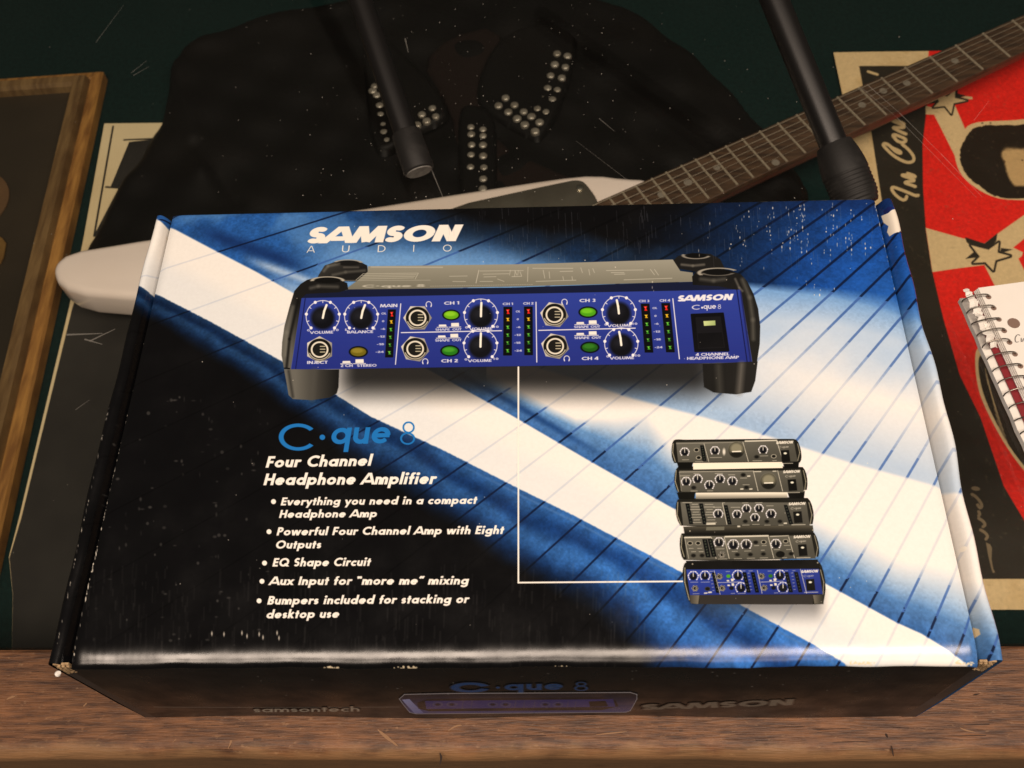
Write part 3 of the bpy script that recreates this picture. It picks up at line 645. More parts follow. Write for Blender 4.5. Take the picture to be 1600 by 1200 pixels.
def small_front(A, q, blue=False, kind=0):
    """one of the little amplifiers of the stack; q = its front, four corners"""
    KS = [1.07, .87, .90, .845, .93][kind]
    def at(s, t): return pt(s*KS, t)
    def pt(s, t):
        a = (q[0][0]*(1-s)+q[1][0]*s, q[0][1]*(1-s)+q[1][1]*s); b = (q[3][0]*(1-s)+q[2][0]*s, q[3][1]*(1-s)+q[2][1]*s)
        return (a[0]*(1-t)+b[0]*t, a[1]*(1-t)+b[1]*t)
    L = (214, 212, 196)
    A.grad(q, (40, 60, 148) if blue else (92, 92, 84), (32, 46, 124) if blue else (70, 70, 63), pt(.5, 0), pt(.5, 1))
    ln = lambda s0, t0, s1, t1, w=.9, al=.9: A.line([at(s0, t0), at(s1, t1)], w, L, alpha=al)
    kn = lambda s, t, r=5.3: knob(A, at(s, t), r, ang=92, ticks=True)
    bt = lambda s, t, lit=False: (A.ell(at(s, t), 4.2, 3.2, (20, 20, 18)), A.ring(at(s, t), 3.8, 2.8, .9, (170, 168, 152) if lit else (60, 60, 54)))
    def combo(s, t):
        c = at(s, t); A.ell(c, 12.5, 12.5, (44, 44, 38)); A.ell((c[0], c[1]-2.5), 10.5, 9, (128, 126, 106), soft=6)
        A.ell((c[0], c[1]+6.5), 9, 5, (24, 24, 20), soft=2); A.line([(c[0]-6.2, c[1]+2.6), (c[0]+6.6, c[1]+2.2)], 2.0, (232, 230, 214))
    def tag(s, t, n, al=.55, w=1.0): ln(s-n/2, t, s+n/2, t-.005, w, al)
    if kind == 0:
        ln(.0, .08, .5, .05, .8, .5); ln(.55, .0, .8, -.02, 2.2); ln(.53, .05, .55, .98); ln(.8, .02, .82, .96); ln(.22, .1, .24, .97, .8)
        kn(.06, .5); kn(.30, .45); kn(.68, .43); bt(.155, .4, 1); bt(.165, .78, 1); bt(.62, .76); bt(.755, .74, 1)
        meter(A, at(.203, .2), at(.207, .92), 2.3, False); A.ell(at(.37, .5), 2.2, 5, (214, 212, 200), soft=2); combo(.47, .42)
        for a in ((.06, .88, .05), (.165, .98, .06), (.3, .78, .09), (.62, .95, .07), (.68, .72, .06), (.755, .95, .03)): tag(*a)
    if kind == 1:
        ln(.0, .07, .70, .02, .8, .7); ln(.0, .08, .0, .95, .7, .6); ln(.7, .02, .72, .93); ln(.93, .0, .95, .95, .9)
        for s, t in ((.055, .52), (.165, .40), (.27, .68), (.375, .40), (.49, .5)): kn(s, t, 5.6)
        for s, t in ((.12, .8), (.60, .2), (.615, .78)): bt(s, t)
        combo(.83, .50)
        for a in ((.05, .25, .09), (.16, .14, .05), (.37, .14, .07), (.49, .2, .06), (.12, .96, .06), (.27, .95, .05), (.6, .35, .06), (.65, .26, .02, .9, 2), (.655, .86, .02, .9, 2), (.57, .86, .02, .9, 2), (.615, .66, .06), (.74, .05, .06, .9, 1.4), (.9, .03, .03, .9, 1.4)): tag(*a)
    if kind == 2:
        for s in (.07, .19): meter(A, at(s-.01, .08), at(s+.002, .92), 2.3, False)
        for k in range(8): tag(.125, .1+.11*k, .05+.02*(k % 3), .6); tag(.25, .1+.11*k, .05+.02*((k+1) % 3), .6)
        ln(.21, .93, .28, .92, 2.6); ln(.37, .05, .385, .95); ln(.94, .1, .96, .93, .8)
        meter(A, at(.395, .15), at(.41, .93), 2.2, False); meter(A, at(.925, .13), at(.95, .92), 2.2, False)
        kn(.32, .5, 5.6); kn(.485, .52); kn(.575, .28, 5.2); kn(.685, .26, 5.2); kn(.64, .66, 5.2); kn(.785, .50, 5.8)
        for s, t in ((.55, .82), (.74, .82), (.855, .82)): bt(s, t)
        for a in ((.06, .03, .08), (.38, .03, .02), (.32, .22, .07), (.48, .22, .08), (.57, .03, .05), (.69, .02, .06), (.785, .15, .06), (.55, .98, .06), (.74, .98, .05), (.64, .95, .06), (.86, .98, .04), (.90, .9, .02, .9, 2)): tag(*a)
    if kind == 3:
        ln(.0, .06, .24, .05, 2.0); ln(.38, .03, .78, .0, 2.4); ln(.80, .03, .97, .0, 1.4, .7); ln(.0, .08, .02, .95, .8, .7)
        for s in (.25, .37, .78, .97): ln(s, .05, s+.02, .96)
        for s, t, l in ((.045, .3, 1), (.12, .3, 1), (.065, .82, 0), (.145, .82, 0), (.47, .8, 0), (.59, .8, 0), (.71, .78, 0), (.655, .28, 0), (.73, .27, 1), (.935, .24, 1), (.965, .78, 0)): bt(s, t, l)
        meter(A, at(.185, .15), at(.2, .88), 3, False); meter(A, at(.235, .14), at(.255, .86), 3, False)
        kn(.315, .27, 6); jack(A, at(.33, .8), 5); kn(.445, .38, 6.5); kn(.565, .37, 6.3); kn(.84, .36, 6.0); A.ell(at(.865, .8), 7, 5, (16, 16, 14))
        for a in ((.05, .52, .04), (.13, .52, .04), (.07, .66, .04), (.14, .66, .04), (.32, .55, .07), (.33, .98, .08), (.45, .66, .05), (.57, .65, .06), (.47, .97, .07), (.59, .96, .07), (.71, .95, .07), (.66, .42, .04), (.73, .42, .04), (.94, .42, .05), (.95, .6, .04), (.84, .6, .05), (.9, .95, .04), (.71, .62, .03)): tag(*a)
    if kind == 4:
        for s, t in ((.05, .26), (.145, .25)): kn(s, t, 6)
        for s in (.412, .752): kn(s, .25, 6.6); kn(s+.01, .73, 6.6)
        jack(A, at(.05, .74), 5); [bt(.15, .76)]
        for s in (.262, .602): jack(A, at(s, .28), 5, 10); jack(A, at(s+.008, .74), 5, 10)
        for s, c in ((.334, (70, 150, 40)), (.675, (44, 104, 34))): A.ell(at(s, .27), 3.4, 2.8, c); A.ell(at(s+.01, .74), 3.6, 3, (18, 20, 26))
        for s in (.218, .455+.012, .535, .82-.012, .885): meter(A, at(s, .14), at(s+.012, .9), 2.2, False)
        ln(.225, .05, .245, .97); ln(.245, .52, .43, .5, .8); ln(.575, .05, .585, .95); ln(.59, .51, .77, .48, .8); ln(.925, .02, .945, .96)
        ln(.245, .52, .245, .52)
        for s in (.335, .68):
            for t in (.42, .6): A.poly([at(s-.02, t), at(s, t), at(s, t+.06), at(s-.02, t+.06)], L); A.poly([at(s+.015, t-.05), at(s+.035, t-.05), at(s+.035, t+.05), at(s+.015, t+.05)], L)
        for a in ((.05, .5, .06), (.14, .5, .07), (.05, .95, .05), (.13, .93, .02, .9, 2), (.165, .9, .02, .9, 2.4), (.2, .08, .03), (.335, .09, .03), (.675, .08, .03), (.35, .95, .03), (.7, .94, .03), (.42, .95, .06), (.76, .94, .06), (.46, .07, .03), (.52, .07, .03), (.81, .07, .02), (.87, .07, .02)): tag(*a)
        for k in range(6): tag(.195, .18+.13*k, .012); tag(.5, .16+.13*k, .012); tag(.853, .16+.13*k, .012)
    # name and power switch at the right end
    b = pt(.985, .14 if kind in (0, 4) else .095)
    a = (b[0]-26, b[1]+.9)
    A.text('SAMSON', a, b, 4.3, (228, 226, 214), t=.26, slant=.3, gap=.04, up=(0, -1))
    A.text('C*que', (a[0]+4, a[1]+6.6), (b[0]-6, b[1]+6.2), 3.2, (206, 204, 190), t=.15, up=(0, -1), alpha=.8)
    cx, cyy = (a[0]+b[0])/2+1.5, a[1]
    A.poly([(cx-7, cyy+10), (cx+6, cyy+9.3), (cx+8.2, cyy+27), (cx-5, cyy+27.8)], (14, 14, 12)); A.ell((cx+.2, cyy+14.5), 2.6, 1.6, (222, 224, 206))
    A.line([(cx-9, cyy+30.5), (cx+12, cyy+30)], 1.2, L, alpha=.7)
def amplifier_stack(A):
    A.layer = 'amplifier_stack_picture'
    z = lambda p: zoom(p, 4, 1020, 670)
    DK = (26, 26, 22)
    # side cheeks first (they carry the outline), then tops, feet and fronts
    for out in ([(125, 75), (150, 66), (200, 70), (870, 62), (905, 72), (925, 130), (930, 190), (915, 218), (140, 222), (120, 190), (116, 130)],
                [(150, 240), (180, 236), (930, 232), (955, 265), (968, 330), (960, 400), (165, 410), (140, 370), (132, 300)],
                [(160, 430), (960, 425), (990, 460), (1008, 540), (995, 615), (180, 620), (148, 560), (142, 480)],
                [(185, 640), (1000, 636), (1030, 690), (1042, 770), (1030, 810), (200, 830), (175, 790), (166, 700)],
                [(205, 832), (1035, 825), (1062, 870), (1082, 980), (1072, 1060), (1062, 1096), (1000, 1098), (290, 1096), (232, 1094), (205, 1020), (185, 920), (190, 860)]):
        A.poly(smooth_poly(z(out), 1), DK)
        xs = [p for p in out]
    for l in ([(128, 95), (124, 150), (140, 205)], [(146, 262), (140, 330), (160, 392)], [(156, 460), (152, 540), (175, 600)], [(182, 668), (178, 740), (196, 800)], [(200, 870), (200, 960), (228, 1070)]):
        A.line(z(l), 1.4, (176, 172, 150), alpha=.8)
    for l in ([(905, 95), (918, 150), (905, 200)], [(940, 262), (956, 330), (948, 390)], [(975, 462), (994, 540), (982, 600)], [(1010, 668), (1030, 745), (1020, 800)], [(1042, 862), (1068, 960), (1062, 1060)]):
        A.line(z(l), 1.4, (176, 172, 150), alpha=.7)
    for a, b in (((150, 212), (250, 250)), ((810, 206), (915, 246)), ((150, 400), (265, 440)), ((840, 394), (950, 436))):
        A.poly(z([a, (b[0], a[1]-2), (b[0]-6, b[1]), (a[0]+14, b[1]+2)]), (14, 14, 12))
    A.poly(z([(252, 214), (808, 208), (812, 246), (252, 256)]), (236, 230, 212)); A.grad(z([(268, 400), (838, 396), (842, 432), (268, 440)]), (226, 222, 206), (90, 88, 78), (1150, 771), (1150, 781))
    A.grad(z([(190, 612), (1000, 604), (1005, 660), (200, 668)]), (74, 72, 62), (18, 18, 16), (1150, 822), (1150, 834)); A.poly(z([(335, 614), (448, 612), (446, 634), (332, 636)]), (98, 98, 86)); A.poly(z([(528, 604), (546, 604), (546, 616), (528, 616)]), (190, 188, 174))
    A.poly(z([(208, 826), (1030, 818), (1050, 880), (205, 884)]), (17, 17, 16))
    for x, y in ((248, 846), (1030, 838), (232, 640), (1000, 634)): A.ell(z([(x, y)])[0], 1.2, 1.2, (150, 146, 130))
    A.poly(z([(290, 1038), (1000, 1038), (1000, 1098), (290, 1096)]), (46, 44, 42)); A.grad(z([(228, 1038), (290, 1040), (284, 1096), (236, 1092)]), (60, 58, 52), (110, 106, 94), (1078, 935), (1092, 935)); A.grad(z([(1000, 1040), (1070, 1036), (1066, 1096), (1010, 1094)]), (110, 106, 94), (40, 40, 36), (1270, 935), (1286, 935))
    fronts = [[(145, 84), (880, 74), (905, 206), (158, 210)], [(165, 262), (925, 262), (945, 398), (178, 395)], [(172, 458), (960, 462), (980, 606), (190, 606)], [(198, 672), (990, 668), (1018, 812), (212, 820)], [(208, 880), (1038, 876), (1062, 1034), (232, 1040)]]
    for k, f in enumerate(fronts): small_front(A, z(f), k == 4, k)
    A.layer = None
def lid_print():
    w, h = 2200, 1384
    A = Art((-HX, -.004, BH), (BW, 0, 0), (0, BD+.004, 0), w, h, BLACK)
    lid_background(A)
    big_amplifier(A); amplifier_stack(A)
    A.layer = 'callout_line'
    A.line([(810, 574), (810, 910.5), (1066, 908.5)], 2.6, CREAM)
    A.layer = 'brand_lettering'
    A.text('SAMSON', (476, 381), (712, 377), 26, CREAM, t=.27, slant=.35, gap=.015)
    A.ring((717.5, 356), 2.6, 2.6, .8, CREAM); A.ell((717.5, 356), 1, 1, CREAM)
    for ch, x, wd in (('A', 480, 11), ('U', 534, 11.5), ('D', 590, 12), ('I', 645.5, 1.4), ('O', 692, 13.5)):
        A.text(ch, (x, 395-(x-480)*.008), (x+wd, 395-(x+wd-480)*.008), 10.6, CREAM, t=.1)
    A.layer = 'title_lettering'
    B = (30, 112, 186)
    A.ring((466, 683.2), 26.5, 18.5, 5.4, B, 38, 322)
    A.ell((503.8, 683.5), 4.4, 4.2, B)
    A.text('que', (516, 694.5), (608, 693.0), 39, B, t=.17, slant=.06, gap=.09)
    A.ring((637, 685.5), 10.2, 8.4, 2.6, B); A.ring((638.5, 668), 8.2, 8, 2.4, B)
    A.layer = 'heading_lettering'
    k = dict(t=.215, slant=.13, space=.40)
    A.text('Four Channel', (415, 731), (579, 728), 18, CREAM, **k)
    A.text('Headphone Amplifier', (411.5, 758.5), (679, 756.5), 18.5, CREAM, **k)
    A.layer = 'feature_list'
    rows = [('Everything you need in a compact', (438.5, 790), (744, 787.5), 12.6), ('Headphone Amp', (436, 809.5), (588, 808.5), 12.6), ('Powerful Four Channel Amp with Eight', (432, 837), (786, 834.5), 13), ('Outputs', (430, 857.5), (501, 857), 13),
            ('EQ Shape Circuit', (425.5, 885.5), (578, 884.5), 13.4), ('Aux Input for <more me> mixing', (421, 914.5), (731, 913.5), 13.6), ('Bumpers included for stacking or', (417.5, 945), (731, 942.5), 13.6), ('desktop use', (415.5, 966.5), (529, 965.5), 13.6)]
    for s, a, b, c in rows: A.text(s, a, b, c, CREAM, **k)
    for x, y in ((427.5, 784), (420.5, 831), (413.5, 880), (409.5, 908.5), (405, 939)): A.ell((x, y), 3.9, 3.9, CREAM)
    A.layer = None
    # ---- wear and grey streaks; bare paper showing through the ink
    h, w = A.h, A.w; r = np.random.default_rng(11)
    paper = (226, 220, 206)
    for k in range(95):                         # short scuffs along the flutes near the rear corner
        u = r.normal(1265, 75); v = 318+abs(r.normal(35, 38))
        if u > 1372 or v > 500 or u < 880: continue
        for q in range(r.integers(1, 4)):
            A.ell((u+r.normal(0, .8), v+q*r.uniform(4, 9)), r.uniform(.4, 1.0), r.uniform(.7, 2.4), paper, alpha=r.uniform(.35, .9))
    for k in range(260):
        u = r.uniform(700, 1370); v = r.uniform(320, 400); l = r.uniform(5, 22)
        A.line([(u, v), (u+l*.06, v+l)], .8, (120, 124, 136), alpha=r.uniform(.05, .28))
    for k in range(420):                         # faint grey streaks along the flutes of the black front part
        u = r.uniform(130, 1010); v = r.uniform(880, 1020); l = r.uniform(6, 34)
        A.line([(u, v), (u-l*.03, v+l)], r.uniform(1, 3), (112, 110, 104), alpha=r.uniform(.03, .13), soft=2.5)
    for k in range(120):
        u = r.uniform(140, 420); v = r.uniform(620, 1015)
        A.ell((u, v), r.uniform(.6, 3), r.uniform(.6, 3), (150, 148, 140), alpha=r.uniform(.05, .3), soft=2)
    for u, v in ((331, 990), (350, 991), (378, 989), (386, 994), (405, 991), (411, 996), (433, 989), (436, 997)):
        A.ell((u, v), 1.2, 3.4, paper, alpha=.7, soft=1.5)
    for k in range(70): A.ell((r.uniform(270, 1500), r.uniform(330, 1010)), r.uniform(.4, 1.0), r.uniform(.4, 1.0), paper, alpha=r.uniform(.3, .8))
    for k in range(230):                         # worn folds along both long creases
        t = r.beta(1.1, 1.3); e = (263+(109-263)*t, 335+(1036-335)*t)
        if r.random() < .55: A.ell((e[0]+r.normal(1.2, .8), e[1]), r.uniform(.5, 1.3), r.uniform(.8, 4), paper, alpha=r.uniform(.3, .95))
        e = (1369+(1537-1369)*t, 316+(1033-316)*t)
        if r.random() < .5: A.ell((e[0]-r.normal(1, .5), e[1]), r.uniform(.4, .9), r.uniform(.8, 3), paper, alpha=r.uniform(.2, .8))
        e = (228+(80-228)*t, 340+(1030-340)*t)
        if r.random() < .25: A.ell((e[0]+5, e[1]), r.uniform(.4, 1), r.uniform(.8, 4), paper, alpha=r.uniform(.3, .8))
    for k in range(260):
        u = r.uniform(262, 1368); v = 333-(u-263)*.0205
        A.ell((u, v), r.uniform(1, 7), r.uniform(.4, .9), (196, 186, 164), alpha=r.uniform(.2, .8))
    A.poly(z_tear([(918, 105), (945, 112), (985, 95), (992, 130), (1012, 165), (1016, 205), (1005, 225), (960, 228), (948, 200), (952, 175), (930, 145)]), (228, 220, 206))
    A.poly(z_tear([(925, 88), (945, 82), (975, 90), (950, 112), (930, 108)]), (24, 34, 90))
    A.ell((1508, 855), 4, 4, (238, 234, 224))
    A.poly([(1527, 975), (1534, 980), (1536, 988), (1530, 992), (1526, 984)], (214, 196, 160))
    for u, v, l in ((1330, 1034, 40), (1495, 1034, 30), (500, 1041, 30), (610, 1041, 40), (860, 1040, 36)):
        for q in range(26): A.ell((u+r.uniform(0, l), v+r.normal(0, 1.2)), r.uniform(.8, 2.4), r.uniform(.6, 1.6), (222, 208, 176), alpha=.8)
    return A
def z_tear(p): return zoom(p, 1200/340, 1120, 300)
LID = lid_print()
LID_IMG = LID.image('lid_print')

def front_print():
    A = Art((-HX, 0, 0), (BW, 0, 0), (0, 0, BH), 1650, 468, BLACK)
    n = vnoise(A.h, A.w, 40, 9); A.C *= (1+(n-.5)*.3)[..., None]
    r = np.random.default_rng(4)
    L = (150, 148, 140)
    B = (22, 64, 118)
    A.layer = 'title_lettering'
    A.ring((735, 1073), 24, 5.5, 3.4, B, 20, 340); A.ell((778, 1073), 3.4, 1.5, B)
    A.text('que', (788, 1077), (880, 1076), 13, B, t=.2, up=(0, -1)); A.ring((908, 1074), 9, 3, 1.4, B); A.ring((908, 1068), 7, 2.4, 1.2, B)
    A.layer = 'amplifier_picture'
    fr = [(624, 1090), (632, 1083), (700, 1081.5), (985, 1080), (995, 1083), (995, 1090), (985, 1110), (978, 1113), (650, 1116), (640, 1113)]
    A.grad(fr, (20, 22, 34), (70, 82, 150), (820, 1082), (820, 1116))
    A.grad([(628, 1091), (640, 1090), (662, 1114), (648, 1115)], (150, 160, 214), (116, 126, 190), (630, 1090), (660, 1114))
    A.line(fr+[fr[0]], 1.2, (170, 172, 184))
    A.poly([(652, 1096), (668, 1090), (940, 1087), (962, 1092), (966, 1102), (940, 1109), (670, 1111), (654, 1106)], (16, 17, 24))
    A.grad([(664, 1093), (958, 1090), (962, 1103), (666, 1107)], (44, 46, 116), (58, 62, 132), (800, 1090), (800, 1107))
    for x in (684, 706, 770, 790, 852, 872): A.ring((x, 1099), 7, 3.6, 1.1, (84, 84, 122)); A.ell((x, 1099), 4, 2, (24, 24, 44))
    for x in (724, 738, 806, 820, 836, 888, 900): A.line([(x, 1093), (x-2, 1105)], 1.3, (78, 76, 112))
    A.poly([(920, 1094), (946, 1093), (950, 1102), (922, 1103)], (12, 12, 16))
    A.layer = 'web_lettering'
    A.text('samsontech', (396, 1113.5), (562, 1111.5), 9, (168, 164, 152), t=.17, up=(0, -1))
    A.layer = 'brand_lettering'
    A.text('SAMSON', (1000, 1109), (1238, 1101), 10, (112, 108, 100), t=.26, slant=.35, gap=.03, up=(0, -1))
    A.layer = None
    A.line([(240, 1107), (624, 1104)], .9, (120, 118, 112))
    for k in range(60): A.ell((r.uniform(300, 1400), r.uniform(1050, 1110)), r.uniform(.6, 2), r.uniform(.4, .8), (150, 148, 140), alpha=r.uniform(.2, .7))
    for k in range(260): A.ell((r.uniform(230, 1440), r.normal(1122, 5)), r.uniform(1, 8), r.uniform(.6, 1.6), (120, 104, 84), alpha=r.uniform(.1, .4), soft=2)
    for k in range(90): A.ell((r.uniform(110, 1540), 1044+r.normal(0, .6)), r.uniform(1, 9), .7, (130, 140, 165), alpha=r.uniform(.1, .4))
    return A
FRONT = front_print(); FRONT_IMG = FRONT.image('front_print')

def print_material(name, img, rough=.2, flute=True, coat=.0, spec=.5):
    m = bpy.data.materials.new(name); m.use_nodes = True; nt = m.node_tree; b = nt.nodes['Principled BSDF']
    t = nt.nodes.new('ShaderNodeTexImage'); t.image = img; t.extension = 'EXTEND'; t.interpolation = 'Linear'
    uv = nt.nodes.new('ShaderNodeUVMap'); uv.uv_map = 'uv'; nt.links.new(uv.outputs['UV'], t.inputs['Vector'])
    nt.links.new(t.outputs['Color'], b.inputs['Base Color']); b.inputs['Specular IOR Level'].default_value = spec
    tc = nt.nodes.new('ShaderNodeTexCoord')
    n = nt.nodes.new('ShaderNodeTexNoise'); n.inputs['Scale'].default_value = 60; n.inputs['Detail'].default_value = 5
    nt.links.new(tc.outputs['Object'], n.inputs['Vector'])
    r = nt.nodes.new('ShaderNodeMapRange'); r.inputs['From Min'].default_value = .3; r.inputs['From Max'].default_value = .7; r.inputs['To Min'].default_value = rough-.06; r.inputs['To Max'].default_value = rough+.10
    nt.links.new(n.outputs['Fac'], r.inputs['Value']); nt.links.new(r.outputs['Result'], b.inputs['Roughness'])
    if flute:
        w = nt.nodes.new('ShaderNodeTexWave'); w.bands_direction = 'X'; w.inputs['Scale'].default_value = 118; w.inputs['Distortion'].default_value = 1.6; w.inputs['Detail'].default_value = 3; w.inputs['Detail Scale'].default_value = .6
        nt.links.new(tc.outputs['Object'], w.inputs['Vector'])
        ad = nt.nodes.new('ShaderNodeMath'); ad.operation = 'MULTIPLY_ADD'; ad.inputs[1].default_value = 2.2
        n2 = nt.nodes.new('ShaderNodeTexNoise'); n2.inputs['Scale'].default_value = 55; n2.inputs['Detail'].default_value = 6
        nt.links.new(tc.outputs['Object'], n2.inputs['Vector'])
        wm = nt.nodes.new('ShaderNodeMath'); wm.operation = 'MULTIPLY'; wm.inputs[1].default_value = .22; nt.links.new(w.outputs['Fac'], wm.inputs[0])
        nt.links.new(n2.outputs['Fac'], ad.inputs[0]); nt.links.new(wm.outputs[0], ad.inputs[2])
        bp = nt.nodes.new('ShaderNodeBump'); bp.inputs['Strength'].default_value = .16; bp.inputs['Distance'].default_value = .0002
        nt.links.new(ad.outputs[0], bp.inputs['Height']); nt.links.new(bp.outputs['Normal'], b.inputs['Normal'])
    return m

# ------------------------------------------------------------------ display case: rail, glass, felt
case = thing('display_case', 'glass topped display counter with a worn brown wooden front rail under the carton', 'display case')
M_wood = material('rail_wood', (.168, .078, .036), rough=.52, spec=.35, noise=(260, 14, (.22, 2.0, 2.0), (.060, .029, .017), .36, .64), bump=(700, 8, (.2, 2, 2), .6, .0005))
def wood_details(m):
    nt = m.node_tree; b = nt.nodes['Principled BSDF']; tc = [n for n in nt.nodes if n.type == 'TEX_COORD'][0]
    old = b.inputs['Base Color'].links[0].from_socket
    def band(scale, sc, lo, hi, c, amt):
        global _s
        mp = nt.nodes.new('ShaderNodeMapping'); mp.inputs['Scale'].default_value = sc; mp.inputs['Location'].default_value = (scale, 3, 1)
        nt.links.new(tc.outputs['Object'], mp.inputs['Vector'])
        n = nt.nodes.new('ShaderNodeTexNoise'); n.inputs['Scale'].default_value = scale; n.inputs['Detail'].default_value = 7; n.inputs['Roughness'].default_value = .65
        nt.links.new(mp.outputs['Vector'], n.inputs['Vector'])
        r = nt.nodes.new('ShaderNodeMapRange'); r.inputs['From Min'].default_value = lo; r.inputs['From Max'].default_value = hi; r.inputs['To Max'].default_value = amt
        nt.links.new(n.outputs['Fac'], r.inputs['Value'])
        x = nt.nodes.new('ShaderNodeMix'); x.data_type = 'RGBA'; x.inputs[7].default_value = (*c, 1)
        nt.links.new(r.outputs['Result'], x.inputs[0]); return x
    a = band(1500, (.07, 1.2, 1.2), .54, .64, (.026, .013, .008), .8); nt.links.new(old, a.inputs[6])      # open pores
    c = band(28, (1, 1.3, 1), .50, .74, (.27, .115, .045), .6); nt.links.new(a.outputs[2], c.inputs[6])  # varnish worn off
    d = band(420, (.5, 1.0, 1), .60, .70, (.33, .20, .11), .45); nt.links.new(c.outputs[2], d.inputs[6])  # scratches
    e = band(16, (1, 1, 1), .56, .70, (.055, .032, .024), .5); nt.links.new(d.outputs[2], e.inputs[6])   # dark grime
    # the lip handled for years: varnish rubbed through along the front edge
    sx = nt.nodes.new('ShaderNodeSeparateXYZ'); nt.links.new(tc.outputs['Object'], sx.inputs[0])
    nz = nt.nodes.new('ShaderNodeTexNoise'); nz.inputs['Scale'].default_value = 60; nz.inputs['Detail'].default_value = 6; nt.links.new(tc.outputs['Object'], nz.inputs['Vector'])
    ad = nt.nodes.new('ShaderNodeMath'); ad.operation = 'MULTIPLY_ADD'; ad.inputs[1].default_value = -.014; nt.links.new(nz.outputs['Fac'], ad.inputs[0]); nt.links.new(sx.outputs['Y'], ad.inputs[2])
    r = nt.nodes.new('ShaderNodeMapRange'); r.inputs['From Min'].default_value = -.0165; r.inputs['From Max'].default_value = -.0205; r.inputs['To Max'].default_value = .5; nt.links.new(ad.outputs[0], r.inputs['Value'])
    g = nt.nodes.new('ShaderNodeMix'); g.data_type = 'RGBA'; g.inputs[7].default_value = (.30, .175, .082, 1)
    nt.links.new(r.outputs['Result'], g.inputs[0]); nt.links.new(e.outputs[2], g.inputs[6]); nt.links.new(g.outputs[2], b.inputs['Base Color'])
wood_details(M_wood)
prof = []
R_ = .007
y_front, y_back = -.0150, .0312
for k in range(9):
    a = math.pi/2*k/8; prof.append((y_front+R_-R_*math.cos(a)*1.0, -R_+R_*math.sin(a)))
prof = [(y_front, -.12), (y_front, -.03)] + prof + [(y_back-.0015, 0.0), (y_back, -.0012), (y_back, -.12)]
nx = 60; xs = np.linspace(-.9, .9, nx)
v = []; f = []
for x in xs:
    for k, (y, z) in enumerate(prof):
        wv = .0005*math.sin(x*37)+.0004*math.sin(x*91+1) if k < 11 else 0
        v.append((x, y+wv, z+(wv*.3 if 2 < k < 11 else 0)))
n = len(prof)
for i in range(nx-1):
    for k in range(n-1): f.append((i*n+k, (i+1)*n+k, (i+1)*n+k+1, i*n+k+1))
rail = o = mesh('wooden_rail', v, f, M_wood, case)
for i_, p in enumerate(o.data.polygons): p.use_smooth = 2 <= (i_ % (n-1)) <= 9
M_mark = material('bare_wood', (.235, .130, .065), rough=.75); M_crack = material('dark_crack', (.02, .010, .006), rough=.9)
def rail_mark(name, pts, wd, mat):
    P = [site(u, v_, .0001) for u, v_ in smooth_poly(pts, 2, closed=False)]
    L, Rr = [], []
    for i, p in enumerate(P):
        d = P[min(i+1, len(P)-1)]-P[max(i-1, 0)]; d = d/np.linalg.norm(d); q = np.array([-d[1], d[0], 0])*wd/2*math.sin(math.pi*(i+.5)/len(P))*random.uniform(.7, 1.2)
        L.append(p+q); Rr.append(p-q)
    v = [tuple(x_) for x_ in L+Rr]; n_ = len(P)
    mesh(name, v, [(i, i+1, n_+i+1, n_+i) for i in range(n_-1)], mat, rail)
for pts, wd, mt in (([(378, 1150), (382, 1140), (380, 1134)], .0014, 0), ([(356, 1170), (362, 1158), (360, 1138)], .0008, 0), ([(1500, 1137), (1508, 1141), (1524, 1144)], .0006, 0), ([(10, 1093), (18, 1089), (24, 1088)], .0010, 0), ([(130, 1104), (136, 1098)], .0007, 0), ([(700, 1142), (712, 1134), (722, 1133)], .0007, 0),
                    ([(590, 1140), (604, 1152), (622, 1166)], .0012, 0), ([(270, 1160), (282, 1148)], .0004, 0), ([(930, 1148), (980, 1143)], .0005, 0), ([(1090, 1150), (1150, 1147)], .0004, 0),
                    ([(687, 1196), (690, 1184), (687, 1176)], .0009, 1), ([(1384, 1146), (1387, 1153)], .0009, 1), ([(1393, 1165), (1396, 1182)], .0008, 1), ([(1520, 1086), (1531, 1084)], .0006, 1), ([(1270, 1140), (1330, 1138)], .0003, 1), ([(1210, 1136), (1258, 1135)], .0003, 1), ([(1480, 1150), (1560, 1149)], .0003, 1), ([(820, 1150), (870, 1149)], .0003, 1), ([(1300, 1160), (1360, 1158)], .0003, 1), ([(1505, 1132), (1590, 1131)], .0004, 1)):
    rail_mark('dent' if mt == 0 else 'crack', pts, wd, (M_mark, M_crack)[mt])
M_felt = material('felt', (.0055, .021, .019), rough=.95, spec=.1, noise=(300, 3, (1, 1, 1), (.0035, .013, .012), .3, .7), bump=(700, 2, (1, 1, 1), .4, .0005))
ZF = -.190
MB().box((-1.0, .0325, ZF-.02), (1.2, 1.3, ZF)).build('felt_base', M_felt, case)
M_case = material('case_wood', (.05, .024, .012), rough=.6)
MB().box((-1.0, 1.302, ZF-.02), (1.2, 1.32, -.001)).build('back_panel', M_case, case)

